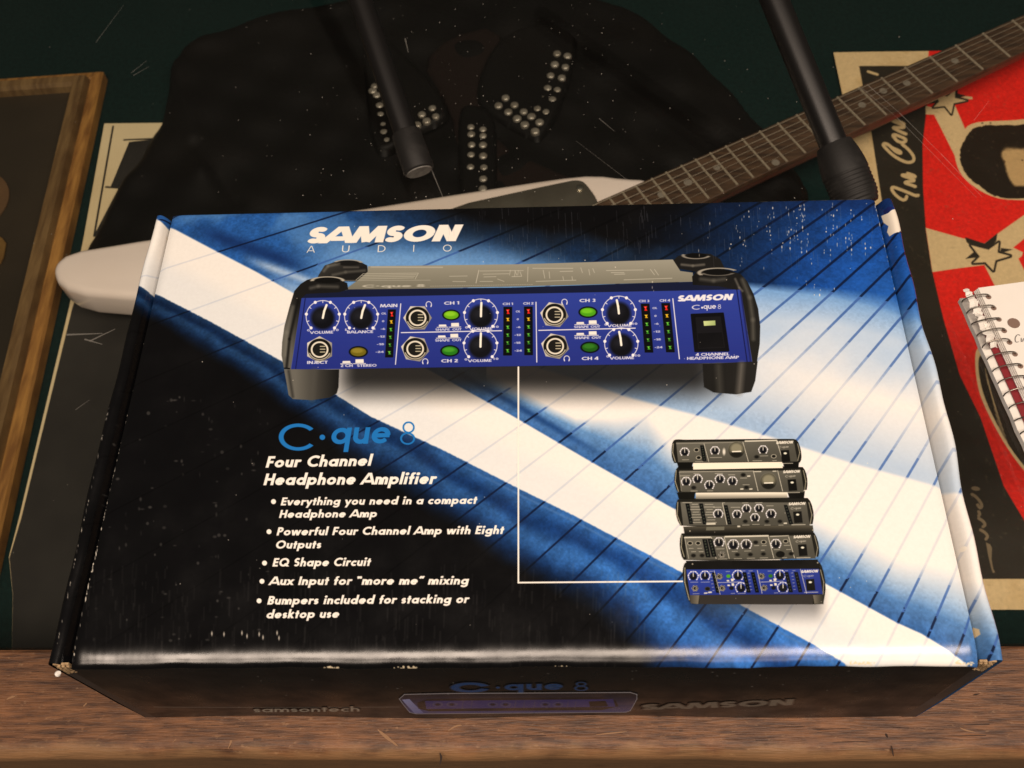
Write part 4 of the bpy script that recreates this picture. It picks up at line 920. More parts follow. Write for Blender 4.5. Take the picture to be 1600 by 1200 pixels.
M_glass = bpy.data.materials.new('case_glass'); M_glass.use_nodes = True
nt = M_glass.node_tree; nt.nodes.clear()
out = nt.nodes.new('ShaderNodeOutputMaterial'); tr = nt.nodes.new('ShaderNodeBsdfTransparent'); tr.inputs['Color'].default_value = (.975, .985, .975, 1)
gl = nt.nodes.new('ShaderNodeBsdfGlossy'); gl.inputs['Roughness'].default_value = .03
df = nt.nodes.new('ShaderNodeBsdfDiffuse'); df.inputs['Color'].default_value = (.6, .58, .54, 1)
lw = nt.nodes.new('ShaderNodeLayerWeight'); lw.inputs['Blend'].default_value = .5
pw = nt.nodes.new('ShaderNodeMath'); pw.operation = 'POWER'; pw.inputs[1].default_value = 5; nt.links.new(lw.outputs['Facing'], pw.inputs[0])
fr = nt.nodes.new('ShaderNodeMath'); fr.operation = 'MULTIPLY_ADD'; fr.inputs[1].default_value = .96; fr.inputs[2].default_value = .04; nt.links.new(pw.outputs[0], fr.inputs[0])
m1 = nt.nodes.new('ShaderNodeMixShader'); nt.links.new(fr.outputs[0], m1.inputs[0]); nt.links.new(tr.outputs[0], m1.inputs[1]); nt.links.new(gl.outputs[0], m1.inputs[2])
tc = nt.nodes.new('ShaderNodeTexCoord'); ns = nt.nodes.new('ShaderNodeTexNoise'); ns.inputs['Scale'].default_value = 9; ns.inputs['Detail'].default_value = 8; ns.inputs['Roughness'].default_value = .7
nt.links.new(tc.outputs['Object'], ns.inputs['Vector'])
mr = nt.nodes.new('ShaderNodeMapRange'); mr.inputs['From Min'].default_value = .45; mr.inputs['From Max'].default_value = .8; mr.inputs['To Min'].default_value = .0; mr.inputs['To Max'].default_value = .002
nt.links.new(ns.outputs['Fac'], mr.inputs['Value'])
m2 = nt.nodes.new('ShaderNodeMixShader'); nt.links.new(mr.outputs['Result'], m2.inputs[0]); nt.links.new(m1.outputs[0], m2.inputs[1]); nt.links.new(df.outputs[0], m2.inputs[2])
nt.links.new(m2.outputs[0], out.inputs['Surface'])
glass = MB().box((-.95, .0322, -.007), (1.15, 1.295, -.0006)).build('glass_top', M_glass, case)

M_scratch_reflection = bpy.data.materials.new('scratch_and_reflection'); M_scratch_reflection.use_nodes = True  # pale film for real scratches and for painted-on reflection streaks
nt = M_scratch_reflection.node_tree; nt.nodes.clear(); out = nt.nodes.new('ShaderNodeOutputMaterial')
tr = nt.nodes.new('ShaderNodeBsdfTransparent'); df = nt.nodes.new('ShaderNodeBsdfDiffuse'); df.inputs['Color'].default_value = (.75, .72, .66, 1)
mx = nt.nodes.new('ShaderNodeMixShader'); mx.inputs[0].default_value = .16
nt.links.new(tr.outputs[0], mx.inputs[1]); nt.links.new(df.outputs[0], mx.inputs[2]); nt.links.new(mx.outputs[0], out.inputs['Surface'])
M_dust = material('dust', (.42, .40, .36), rough=1)
mb = MB()
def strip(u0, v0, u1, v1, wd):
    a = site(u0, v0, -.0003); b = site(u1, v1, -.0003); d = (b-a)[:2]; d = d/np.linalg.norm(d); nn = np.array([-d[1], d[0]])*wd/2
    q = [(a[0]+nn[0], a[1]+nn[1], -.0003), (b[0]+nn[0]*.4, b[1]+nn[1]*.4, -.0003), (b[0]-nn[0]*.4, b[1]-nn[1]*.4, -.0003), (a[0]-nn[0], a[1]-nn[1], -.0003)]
    MB().add(q, [(0, 1, 2, 3)]).build('scratch_and_reflection', M_scratch_reflection, glass)
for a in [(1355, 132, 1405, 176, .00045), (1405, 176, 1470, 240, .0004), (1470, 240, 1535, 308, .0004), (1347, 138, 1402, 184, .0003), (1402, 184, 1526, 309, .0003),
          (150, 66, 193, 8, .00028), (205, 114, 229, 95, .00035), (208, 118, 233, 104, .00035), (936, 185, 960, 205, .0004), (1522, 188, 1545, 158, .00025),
          (633, 60, 638, 82, .0009), (1005, 300, 900, 220, .0002), (104, 523, 160, 521, .0011), (140, 533, 180, 514, .0010), (132, 530, 160, 538, .0009), (118, 640, 140, 625, .0003), (673, 262, 692, 308, .0006)]:  # this row mixes scratches with reflection streaks imitated by pale strips
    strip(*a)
mb = MB()
for k in range(360):
    if k < 230: u, v_ = random.gauss(760, 210), random.uniform(0, 320)
    else: u, v_ = random.uniform(0, 1600), random.uniform(0, 1000)
    p = site(u, v_, -.0002)
    if p[1] < .036: continue
    r_ = random.choice([.00012, .00016, .0002, .00026]) * random.uniform(.7, 1.3)
    mb.add([(p[0]+r_*math.cos(a*math.pi/3+k)*random.uniform(.6, 1.3), p[1]+r_*math.sin(a*math.pi/3+k), -.0002) for a in range(6)], [tuple(range(6))])
du = mb.build('dust', M_dust, glass); du['kind'] = 'stuff'

# ------------------------------------------------------------------ the carton
box = thing('cardboard_box', 'scuffed black, blue and white printed retail carton for a headphone amplifier', 'cardboard box')
M_lid = print_material('lid_print', LID_IMG, rough=.20)
M_front = print_material('front_print', FRONT_IMG, rough=.30, spec=.17)
M_kraft = material('bare_cardboard', (.42, .30, .17), rough=.9, spec=.2, noise=(900, 3, (1, 1, 1), (.26, .17, .09), .35, .65), bump=(600, 3, (1, 1, 1), .6, .0006))
M_side = material('plain_side', (.012, .013, .016), rough=.35, noise=(40, 5, (1, 1, 1), (.03, .03, .035), .5, .7))
def lid_uv(p): return ((p[0]+HX)/BW, (p[1]+.004)/(BD+.004))
def grid_mesh(name, rows, mat, parent, uvf, smooth=True):
    n = len(rows[0]); v = [p for r in rows for p in r]
    f = [(i*n+k, i*n+k+1, (i+1)*n+k+1, (i+1)*n+k) for i in range(len(rows)-1) for k in range(n-1)]
    return mesh(name, v, f, mat, parent, uvs=[uvf(p) for p in v], smooth=smooth)
# lid: flat, rolled over along the front fold
pr = [(BD, BH-.0028), (BD, BH-.0003), (BD-.0006, BH)] + [(y, BH) for y in np.linspace(BD-.002, .0110, 14)]
for k in range(11):
    t = k/10; pr.append((.0084-.0064*t, BH-.0014*t**1.9))
for k in range(1, 9):
    a = math.radians(22+68*k/8); pr.append((.0020-.0020*(math.sin(a)-math.sin(math.radians(22)))/(1-math.sin(math.radians(22))), BH-.0014-.0022*(math.cos(math.radians(22))-math.cos(a))))
pr.append((0.0004, BH-.0049))
rows = []
for x in np.linspace(LIDX0, LIDX1, 320):
    e = min(x-LIDX0, LIDX1-x)
    drop = .0010*max(0, 1-e/.0035)**2
    r_ = []
    for k, (y, z) in enumerate(pr):
        wob = .00012*math.sin(x*61+.7)+.00009*math.sin(x*143)+.00005*math.sin(x*390+2*math.sin(x*70))
        wob2 = .000022*math.sin(x*520+2.5*math.sin(x*55))+.000014*math.sin(x*1310+3*math.sin(x*210))
        t = max(0, 1-y/.016)
        r_.append((x, y+wob*t*1.5, z-drop+wob*t+wob2*math.exp(-((y-.0045)/.0022)**2)))
    rows.append(r_)
lid = grid_mesh('lid', rows, M_lid, box, lid_uv)
mb = MB()
for x0, s in ((LIDX0, 1), (LIDX1, -1)):           # cut ends of the lid board
    q = [(x0+s*.0002, y, BH-.0011) for y in (ROUND, BD-.001)] + [(x0+s*.0002, y, BH-.0040) for y in (BD-.001, ROUND)]
    MB().add(q, [(0, 1, 2, 3)]).build('board_edge', M_kraft, lid)
# printed pictures and lettering: thin sheets of ink lying on the lid, cut from the layers of the same print
def ink_sheet(name, art, layer, mat, parent, P, cell=2):
    m = art.layers[layer]
    h, w = m.shape[0]//cell*cell, m.shape[1]//cell*cell
    g = m[:h, :w].reshape(h//cell, cell, w//cell, cell).max((1, 3)) > .02
    v = []; f = []; uv = []
    act = {}
    def emit(a, b, j0, j1):
        n = len(v)
        for i, j in ((a, j0), (b, j0), (b, j1), (a, j1)):
            s, t = i*cell/art.w, j*cell/art.h; v.append(P(s, t)); uv.append((s, t))
        f.append((n, n+1, n+2, n+3))
    for j in range(g.shape[0]+1):
        runs = set()
        if j < g.shape[0]:
            d = np.diff(np.concatenate(([0], g[j].astype(np.int8), [0])))
            runs = set(zip(np.nonzero(d == 1)[0].tolist(), np.nonzero(d == -1)[0].tolist()))
        for k in list(act):
            if k not in runs: emit(k[0], k[1], act.pop(k), j)
        for k in runs: act.setdefault(k, j)
    return mesh(name, v, f, mat, parent, uvs=uv)
LP = lambda dz: (lambda s, t: (-HX+s*BW, -.004+t*(BD+.004), BH+dz))
for nm, dz in (('callout_line', .00010), ('amplifier_picture', .00014), ('amplifier_stack_picture', .00014), ('brand_lettering', .00016), ('title_lettering', .00016), ('heading_lettering', .00016), ('feature_list', .00016)):
    ink_sheet(nm, LID, nm, M_lid, lid, LP(dz), 1 if 'lettering' in nm or nm == 'feature_list' else 2)
# front panel
ZB = .0006; zt = BH-.0044
rows = []
for x in np.linspace(-HX+.0052, HX-.0062, 70):
    r_ = []
    for z in np.linspace(ZB, zt, 18):
        t = (z-ZB)/(zt-ZB)
        bulge = .0012*math.sin(math.pi*t)*(1-(x/HX)**4)
        s = abs(x)/HX
        r_.append((x, .0008-bulge+.0010*(1-t)**3*(math.sin(x*40)*.5+.5)*(1 if z < .02 else .2), z+(0.0012*math.sin(x*26+1)**2*(1-t)**6)))
    rows.append(r_)
front = grid_mesh('front_panel', rows, M_front, box, lambda p: ((p[0]+HX)/BW, p[2]/BH))
FP = lambda s, t: (-HX+s*BW, -.0008, t*BH)
for nm in ('title_lettering', 'amplifier_picture', 'web_lettering', 'brand_lettering'):
    sh = ink_sheet(nm, FRONT, nm, M_front, front, FP, 2)
    for vv in sh.data.vertices:
        t = (vv.co.z-ZB)/(zt-ZB); vv.co.y = .0008-.0012*math.sin(math.pi*t)*(1-(vv.co.x/HX)**4)-.00015
# rolled side walls with their top folds
for s in (-1, 1):
    pf = [(-HX+.0010, ZB), (-HX-.0001, .03), (-HX, BH-.0022), (-HX+.0003, BH-.0008), (-HX+.0010, BH), (-HX+.0022, BH+.0002), (-HX+.0034, BH-.0004), (-HX+.0043, BH-.0016), (-HX+RIM-.0004, BH-.0058), (-HX+RIM-.0002, BH-.012)]
    rows = []
    for y in np.linspace(.0012, BD-.0003, 60):
        bul = .0016*math.sin(math.pi*min(1, max(0, y/BD)))*(1 if s > 0 else .5)
        wv = .0004*math.sin(y*70+s)+.0003*math.sin(y*171)
        rows.append([(s*(-(x-(bul if x < -HX+.006 else 0)-wv*(1 if x < -HX+.0055 else 0))) if s > 0 else (x-(bul if x < -HX+.006 else 0)+wv*(1 if x < -HX+.0055 else 0)), y, z+(wv*.8 if z > .09 else 0)) for x, z in pf])
    if s > 0: rows = [r_[::-1] for r_ in rows]
    sw = grid_mesh('side_wall', rows, M_lid, box, lid_uv)
    sw['label'] = 'side wall with white torn patch at its rear corner' if s > 0 else 'side wall with blue and white fold at the rear'
# corrugated board showing at the two front corners
for s in (-1, 1):
    mb = MB()
    x0 = s*(HX-.0022)
    for k in range(3):
        xx = s*(HX-.0030-.0014*k)
        pts = [(xx+s*.0005*math.sin(z*2600+k), .0008+.0002*k, z) for z in np.linspace(BH-.0115, BH-.0022-.0004*k, 9)]
        mb.tube(pts, .00055, 7)
    mb.box((min(s*(HX-.0068), s*(HX-.0012)), .0012, BH-.0125), (max(s*(HX-.0068), s*(HX-.0012)), .0020, BH-.0020))
    ce = mb.build('corrugated_edge', M_kraft, box, smooth=True)
mb = MB()
pts = [(-HX+.0012, -.0002, BH-.0072), (-HX+.0016, -.0008, BH-.0064), (-HX+.0022, -.0006, BH-.0058)]
mb.tube(pts, [.0007, .0011, .0007], 10)
mb.build('paper_shred', material('white_paper_fluff', (.8, .78, .74), rough=.9), box, smooth=True)
MB().box((LIDX0+.001, BD-.0030, ZB), (LIDX1-.001, BD-.0006, BH-.0030)).build('back_wall', M_side, box)
MB().box((-HX+.006, .003, ZB), (HX-.006, BD-.004, ZB+.003)).build('base', M_kraft, box)
for s in (-1, 1):
    MB().box((min(s*(HX-.0062), s*(HX-.0004)), .0013, ZB), (max(s*(HX-.0062), s*(HX-.0004)), .0024, BH-.0128)).build('wall_end', M_side, box)
# folded corner tongue seen at the right end of the front
a = np.array([HX-.0066, .0014, BH-.0060]); b_ = np.array([HX-.0012, .0030, BH-.0050]); c_ = np.array([HX-.0060, .0006, BH-.052])
MB().add([a, b_, c_, a+[0, .0006, 0], b_+[0, .0006, 0], c_+[0, .0006, 0]], [(0, 1, 2), (5, 4, 3), (0, 3, 4, 1), (1, 4, 5, 2), (2, 5, 3, 0)]).build('tuck_flap', M_side, box)

# ------------------------------------------------------------------ tripod legs standing on the glass behind the carton
M_tube = material('black_tube', (.0055, .005, .005), rough=.38, spec=.5, bump=(900, 2, (1, 1, 1), .15, .0002))
M_rub = material('black_rubber', (.008, .0075, .007), rough=.6, spec=.35, noise=(120, 5, (1, 1, 1), (.018, .017, .016), .5, .75), bump=(500, 3, (1, 1, 1), .25, .0003))
M_plug = material('worn_plug', (.17, .165, .15), rough=.6, noise=(300, 4, (1, 1, 1), (.10, .095, .085), .35, .65))
def leg_frame(foot, top, zf, zt_):
    a = site(*foot, zf); b = site(*top, zt_); return Vector(a), (Vector(b)-Vector(a)).normalized()
leg = thing('stand_leg', 'black tubular stand leg with a smooth straight end cap showing its pale round end', 'stand leg', group='tubular stand legs resting on the glass')
p0, d0 = leg_frame((655, 268), (563, 0), .0070, .050)
MB().tube([p0+d0*t for t in (.022, .10, .3, .50)], .0071, 28).build('tube', M_tube, leg, smooth=True)
MB().tube([p0+d0*t for t in (.0, .0004, .0012, .010, .0236, .0246, .0248)], [.0083, .0088, .0091, .0089, .0086, .0082, .0072], 32).build('end_cap', M_rub, leg, smooth=True, angle=50)
mb = MB(); mb.tube([p0-d0*.0006, p0+d0*.0006], [.0074, .0078], 30); mb.build('cap_plug', M_plug, leg)
leg2 = thing('stand_leg', 'black tubular stand leg with a bulging ribbed rubber foot behind the carton', 'stand leg', group='tubular stand legs resting on the glass')
p0, d0 = leg_frame((1338, 312), (1210, 0), .0105, .060)
MB().tube([p0+d0*t for t in (.028, .10, .3, .52)], .0077, 28).build('tube', M_tube, leg2, smooth=True)
pp = []; rr = []
for k in range(70):
    t = k/69*.037; r_ = .0126-.0030*max(0, (t-.018)/.019)**2-.0020*max(0, (.008-t)/.008)**2
    if .002 < t < .019: r_ -= .00045*(.5+.5*math.cos(t/.0023*2*math.pi))
    pp.append(p0+d0*(t-.004)); rr.append(r_)
MB().tube(pp, rr, 36).build('rubber_foot', M_rub, leg2, smooth=True, angle=60)

# ------------------------------------------------------------------ things lying in the case
# --- white V shaped guitar
ZG = -.140
gtr = thing('electric_guitar', 'white V shaped electric guitar with rosewood fretboard lying across the display case', 'guitar')
M_white = material('aged_white_lacquer', (.88, .77, .70), rough=.25, coat=.4, noise=(9, 4, (1, 1, 1), (.80, .68, .58), .4, .7))
M_rose = material('rosewood', (.088, .050, .027), rough=.5, noise=(110, 9, (.4, 2.4, 1), (.034, .019, .011), .36, .66))
M_neck = material('neck_side', (.10, .040, .026), rough=.4)
M_fret = material('fret_wire', (.40, .34, .25), rough=.4, metal=.35)
M_string = material('string_wire', (.30, .255, .19), rough=.45, metal=.3)
M_chrome = material('dull_plate', (.40, .37, .30), rough=.34, metal=.85, noise=(30, 5, (1, 1, 1), (.28, .25, .20), .4, .7))
M_screw = material('screw_steel', (.8, .76, .66), rough=.25, metal=1)
M_dot = material('inlay', (.20, .175, .14), rough=.4)
Aax = site(1550, 65, ZG)[:2]; Bax = site(960, 312, ZG)[:2]; ax = (Bax-Aax)/np.linalg.norm(Bax-Aax); nrm = np.array([-ax[1], ax[0]])
def mirror(q): w_ = q-Aax; return Aax+ax*(w_@ax)-nrm*(w_@nrm)
upper = [(1010, 276), (985, 275.5), (962, 273.5), (943, 271), (915, 270.5), (880, 274), (840, 279.5), (700, 301), (575, 321), (220, 372), (160, 382), (127, 387), (100, 396), (85, 408), (80, 423), (87, 438), (103, 449.5), (133, 457.5), (200, 463)]
up_w = [site(u, v_, ZG)[:2] for u, v_ in upper]
crotch = Aax+ax*((site(560, 480, ZG)[:2]-Aax)@ax)
outl = up_w+[crotch]+[mirror(q) for q in up_w[::-1]]
MB().prism([tuple(q) for q in outl], ZG-.030, ZG).build('body', M_white, gtr, smooth=True, bevel=.0060, seg=4, angle=60)
pg = smooth_poly(sites([(640, 340), (887, 286), (905, 284), (916, 290), (938, 322), (930, 345), (700, 420)], ZG), 2)
plate = MB().prism([(q[0], q[1]) for q in [tuple(x[:2]) for x in [np.array(k_) for k_ in pg]]], ZG+.0004, ZG+.0026).build('pickguard', M_chrome, gtr, smooth=True, bevel=.0006, seg=2)
c = site(906, 293, ZG+.003); mb = MB(); mb.tube([(c[0], c[1], ZG+.0022), (c[0], c[1], ZG+.0034), (c[0], c[1], ZG+.0040)], [.0030, .0028, .0016], 16); mb.build('screw', M_screw, plate, smooth=True)
ZN = ZG+.014
E0u, E0l = site(915, 323, ZN), site(985, 370, ZN)       # body end of the fretboard, upper and lower corner
E1u, E1l = site(1640, 5, ZN), site(1640, 60, ZN)
du_ = (E1u-E0u); lo_dir = site(1590, 85, ZN)-site(1114, 309, ZN)
# square the ends: corners on the two edges at equal distances along the neck axis
axis = (du_/np.linalg.norm(du_)+lo_dir/np.linalg.norm(lo_dir)); axis /= np.linalg.norm(axis)
def on_line(P, d, s):                                   # point of the line whose projection on the axis is s
    return P+d*((s-(P-E0u)@axis)/(d@axis))
Lref = site(1114, 309, ZN)
s_end = (site(934, 318, ZN)-E0u)@axis
s_nut = (site(1700, 0, ZN)-E0u)@axis
fa, fb, fc, fd = on_line(E0u, du_, s_end), on_line(E0u, du_, s_nut), on_line(Lref, lo_dir, s_nut), on_line(Lref, lo_dir, s_end)
def xy(*P): return [(p[0], p[1]) for p in P]
MB().prism(xy(fa, fb, fc, fd), ZN-.005, ZN).build('fretboard', M_rose, gtr, bevel=.0007, seg=2)
cross = np.array([axis[1], -axis[0], 0])
nk = MB(); prof = []
def neck_ring(s, dep):
    a = on_line(E0u, du_, s)+cross*.0015; b = on_line(Lref, lo_dir, s)-cross*.0008
    return [tuple((a*(.5+.5*math.cos(t))+b*(.5-.5*math.cos(t)))[:2])+(ZN-.0052-dep*math.sin(t)**.8,) for t in np.linspace(0, math.pi, 13)]
r0, r1 = neck_ring(s_end+.03, .018), neck_ring(s_nut, .014)
v = r0+r1; f = [(i, i+1, 14+i, 13+i) for i in range(12)]+[(12, 0, 13, 25), tuple(range(12, -1, -1)), tuple(range(13, 26))]
nko = mesh('neck', v, f, M_neck, gtr, smooth=False)
fr_px = [(1036, 345), (1060, 331), (1083, 321), (1108, 311), (1133, 304), (1155, 292), (1180, 281), (1206, 269), (1233, 256), (1261, 242), (1291, 229), (1322, 213), (1353, 197), (1387, 182), (1422, 165), (1458, 147), (1498, 130), (1537, 110), (1578, 89), (1622, 66), (1668, 43)]
ss = [(site(u, v_, ZN)-E0u)@axis for u, v_ in fr_px]
g_ = ss[6]-ss[5]
ss = [ss[0]-.0115, ss[0]-.0225, ss[0]-.033]+ss
for s in sorted(ss):
    if s < s_end+.002 or s > s_nut: continue
    a = on_line(E0u, du_, s); b = on_line(Lref, lo_dir, s); dd = (b-a)/np.linalg.norm(b-a)
    a = a+dd*.0008; b = b-dd*.0008
    MB().tube([(a[0], a[1], ZN+.0001), (b[0], b[1], ZN+.0001)], .0009, 8).build('fret', M_fret, gtr, smooth=True)
for u, v_, r_ in ((1034, 304, .0032), (1075, 285, .0032), (1120, 262, .0026), (1212, 254, .0030), (1347, 164, .0030), (1380, 142, .0030), (1417, 130, .0030), (1492, 95, .0030)):
    c = site(u, v_, ZN); MB().tube([(c[0], c[1], ZN-.001), (c[0], c[1], ZN+.00012)], r_, 18).build('inlay_dot', M_dot, gtr)
for k in range(6):
    t = (k+.5)/6*.86+.07
    a = fa*(1-t)+fd*t-axis*.02; b = fb*(1-t)+fc*t
    if k == 0: a = a-cross*.001
    MB().tube([(a[0], a[1], ZN+.0045), (b[0], b[1], ZN+.003)], (.00030, .00026, .00022, .00016, .00013, .00011)[k], 6).build('string', M_string, gtr)
hs = [fb+axis*.002, fb+axis*.03-cross*.012, fb+axis*.17-cross*.02, fb+axis*.19+cross*.03, fc+axis*.10+cross*.012, fc+axis*.002]
MB().prism(xy(*hs), ZN-.016, ZN-.003).build('headstock', M_white, gtr, bevel=.002)

# --- studded leather jacket
jk = thing('leather_jacket', 'black leather jacket with silver studded collar folded under the guitar', 'jacket')
M_leather = material('black_leather', (.0034, .0030, .0028), rough=.55, spec=.18, noise=(14, 6, (1, 1, 1), (.0050, .0040, .0034), .4, .7), bump=(260, 5, (1, 1, 1), .35, .0008))
M_lining = material('brown_lining', (.010, .0055, .0042), rough=.85, spec=.15, bump=(400, 3, (1, 1, 1), .3, .0005))
M_stud = material('stud_metal', (.40, .37, .31), rough=.36, metal=.55, noise=(200, 3, (1, 1, 1), (.26, .23, .18), .4, .7))
jo = [(272, 100), (330, 62), (430, 30), (560, 8), (760, -20), (960, 5), (1030, 50), (1110, 110), (1180, 190), (1240, 262), (1275, 330), (1180, 400), (900, 470), (600, 520), (330, 480), (170, 470), (110, 478), (118, 440), (147, 376), (166, 344), (185, 295), (215, 262), (235, 222), (253, 193), (262, 150)]
jw = smooth_poly([tuple(site(u, v_, ZF+.004)[:2]) for u, v_ in jo], 1)
def jfold(X, Y):
    q = .0022*np.sin(X*52+Y*31+2*np.sin(Y*19))+.0016*np.sin(X*97-Y*63+1.3)+.001*np.sin(Y*150+X*40)
    for (a, b, dep, wd) in (((318, 250), (380, 335), -.006, .006), ((285, 130), (330, 290), .006, .010), ((560, 20), (300, 95), .004, .014), ((905, 170), (1060, 300), -.003, .008), ((1010, 70), (1200, 300), .004, .012)):
        p_, r_ = site(*a, ZF)[:2], site(*b, ZF)[:2]; dx, dy = r_-p_; L = dx*dx+dy*dy
        t = np.clip(((X-p_[0])*dx+(Y-p_[1])*dy)/L, 0, 1); d = np.hypot(X-p_[0]-t*dx, Y-p_[1]-t*dy); q = q+dep*np.exp(-(d/wd)**2)
    return q
draped('shell', jw, ZF+.0006, .016, M_leather, jk, cell=.004, edge=.016, fold=jfold)
ZL = ZF+.016
def piece(name, pts, z, th, mat, parent, edge=.006, it=1, fold=None):
    return draped(name, smooth_poly([tuple(site(u, v_, z)[:2]) for u, v_ in pts], it), z, th, mat, parent, cell=.0025, edge=edge, fold=fold)
piece('lining', [(700, 60), (780, 40), (790, 110), (765, 170), (770, 225), (905, 285), (960, 300), (780, 330), (720, 320), (712, 200), (690, 150), (660, 100)], ZL, .0035, M_lining, jk)
lf = lambda X, Y: .0012*np.sin(X*80+Y*60)
right = piece('lapel', [(742, 158), (752, 110), (790, 55), (858, 40), (902, 62), (899, 85), (884, 150), (866, 195), (846, 222), (834, 224), (800, 204), (760, 180)], ZL+.003, .0075, M_leather, jk, edge=.005, fold=lf)
left = piece('lapel', [(566, 70), (600, 60), (650, 110), (690, 150), (704, 184), (690, 197), (655, 212), (618, 240), (600, 247), (585, 240), (576, 190)], ZL+.002, .0075, M_leather, jk, edge=.005, fold=lf)
plk = piece('placket', [(716, 175), (735, 165), (772, 178), (778, 240), (776, 340), (722, 340), (716, 240)], ZL+.003, .005, M_leather, jk, edge=.004)
def stud(parent, u, v_, z, r_=.0036):
    r_ *= random.uniform(.86, 1.06); u += random.uniform(-.8, .8); v_ += random.uniform(-.8, .8); z += random.uniform(-.0002, .0003)
    c = site(u, v_, z); pp = []; rr = []
    for k in range(6):
        a = math.pi/2*k/5; pp.append((c[0], c[1], z+r_*.48*math.sin(a))); rr.append(max(r_*math.cos(a), .0002))
    MB().tube([(c[0], c[1], z-.002)]+pp, [r_]+rr, 10).build('stud', M_stud, parent, smooth=True)
for x, y in [(1322, 138), (1388, 147), (1307, 205), (1371, 215), (1283, 273), (1348, 288), (1262, 350), (1320, 362), (1232, 411), (1288, 426), (1199, 477), (1253, 501), (1165, 530), (1215, 562), (1113, 495), (1070, 540), (1122, 577), (1183, 621), (1058, 456), (1015, 497), (998, 413), (957, 457)]:
    stud(right, 540+x/4, 50+y/4, ZL+.0104)
for x, y in [(180, 338), (167, 370), (195, 398), (210, 457), (220, 516), (234, 579), (242, 631), (258, 676), (475, 514), (541, 477), (563, 525), (505, 555), (450, 580)]:
    stud(left, 540+x/4, 50+y/4, ZL+.0094)
for x, y in [(785, 592), (860, 610), (785, 641), (862, 648), (788, 702), (860, 705), (787, 770), (862, 772), (780, 845), (862, 845), (862, 920), (858, 980)]:
    stud(plk, 540+x/4, 50+y/4, ZL+.0080)

# --- magazine with a cream border
mag = thing('magazine', 'cream bordered magazine with a dark cover partly under the jacket and guitar', 'magazine')
M_cream = material('cream_paper', (.76, .63, .38), rough=.6, noise=(12, 5, (1, 1, 1), (.66, .52, .29), .4, .7))
M_ink = material('dark_cover_ink', (.022, .020, .018), rough=.4, noise=(20, 5, (1, 1, 1), (.034, .031, .027), .4, .7))
ZM = ZF+.0045
MB().prism(xy(*sites([(163, 193), (420, 190), (420, 1060), (18, 1060), (20, 930), (14, 870), (30, 808), (108, 480), (130, 375)], ZM)), ZF+.0004, ZM).build('pages', M_cream, mag)
mb = MB()
for poly in ([(202, 222), (238, 218), (300, 215), (300, 292), (173, 292)], [(185, 295), (300, 294), (300, 372), (150, 372), (147, 368)], [(150, 373), (300, 373), (420, 372), (420, 1060), (18.5, 1060), (20.5, 930), (15, 872), (34, 808), (113, 482)]):
    mb.prism(xy(*sites(poly, ZM)), ZM-.0005, ZM+.0003)
def bar(mb, a, b, wd, z, th=.0003):
    a = site(*a, z)[:2]; b = site(*b, z)[:2]; d = (b-a)/np.linalg.norm(b-a); q = np.array([-d[1], d[0]])*wd/2
    mb.prism([a+q, b+q, b-q, a-q], z-.0004, z+th)
bar(mb, (177, 197), (147, 370), .0016, ZM, .0004); bar(mb, (193, 219), (240, 217), .0014, ZM, .0005); bar(mb, (165, 292.5), (187, 294), .0016, ZM, .0006)
mb.build('cover_print', M_ink, mag)

# --- wooden picture frame
pf_ = thing('picture_frame', 'brown wooden picture frame with dark picture and gilt detail at the left of the case', 'picture frame')
M_fr1 = material('frame_wood', (.42, .21, .052), rough=.42, noise=(60, 8, (4, .5, 1), (.20, .088, .022), .35, .65))
M_fr2 = material('frame_wood_dark', (.21, .128, .050), rough=.45, noise=(60, 8, (4, .5, 1), (.115, .064, .024), .35, .65))
M_pic = material('dark_picture', (.036, .027, .017), rough=.35, noise=(9, 6, (1, 1, 1), (.022, .017, .011), .35, .7))
M_gilt = material('gilt', (.42, .24, .07), rough=.35, metal=.6, noise=(40, 4, (1, 1, 1), (.25, .13, .04), .4, .6))
ZP = ZF+.010
C0 = site(162, 113, ZP); D1 = site(2, 834, ZP)-C0; D1[2] = 0; Lf = np.linalg.norm(D1); ey = D1/Lf; ex = np.array([-ey[1], ey[0], 0]); ex = ex if ex[0] < 0 else -ex
tp = site(0, 117, ZP)-C0; 
def fw_(a, b, z): q = C0+ex*a+ey*b; return (q[0], q[1], z)
FWD, FLN = .40, .56
steps = [(0, ZF+.0005), (0, ZF+.010), (.0016, ZF+.0122), (.0085, ZF+.0132), (.0102, ZF+.0112), (.0116, ZF+.0185), (.0140, ZF+.0208), (.0205, ZF+.0200), (.0226, ZF+.0165), (.0230, ZF+.008)]
def frame_mesh(name, st, mat):
    v = []; f = []
    for d, z in st:
        for a, b in ((d, d), (FWD-d, d), (FWD-d, FLN-d), (d, FLN-d)): v.append(fw_(a, b, z))
    for i in range(len(st)-1):
        for k in range(4): f.append((i*4+k, i*4+(k+1) % 4, (i+1)*4+(k+1) % 4, (i+1)*4+k))
    o = mesh(name, v, f, mat, pf_)
    bm = bmesh.new(); bm.from_mesh(o.data); bmesh.ops.recalc_face_normals(bm, faces=bm.faces); bm.to_mesh(o.data); bm.free()
    return o
frame_mesh('outer_moulding', steps[:5], M_fr1); frame_mesh('inner_moulding', steps[4:], M_fr2)
v = [fw_(a, b, ZF+.010) for a, b in ((.0226, .0226), (FWD-.0226, .0226), (FWD-.0226, FLN-.0226), (.0226, FLN-.0226))]
pic = mesh('picture', v, [(0, 1, 2, 3)], M_pic, pf_)
c = site(-52, 318, ZF+.0105); rx = site(12, 318, ZF+.0105)[0]-c[0]
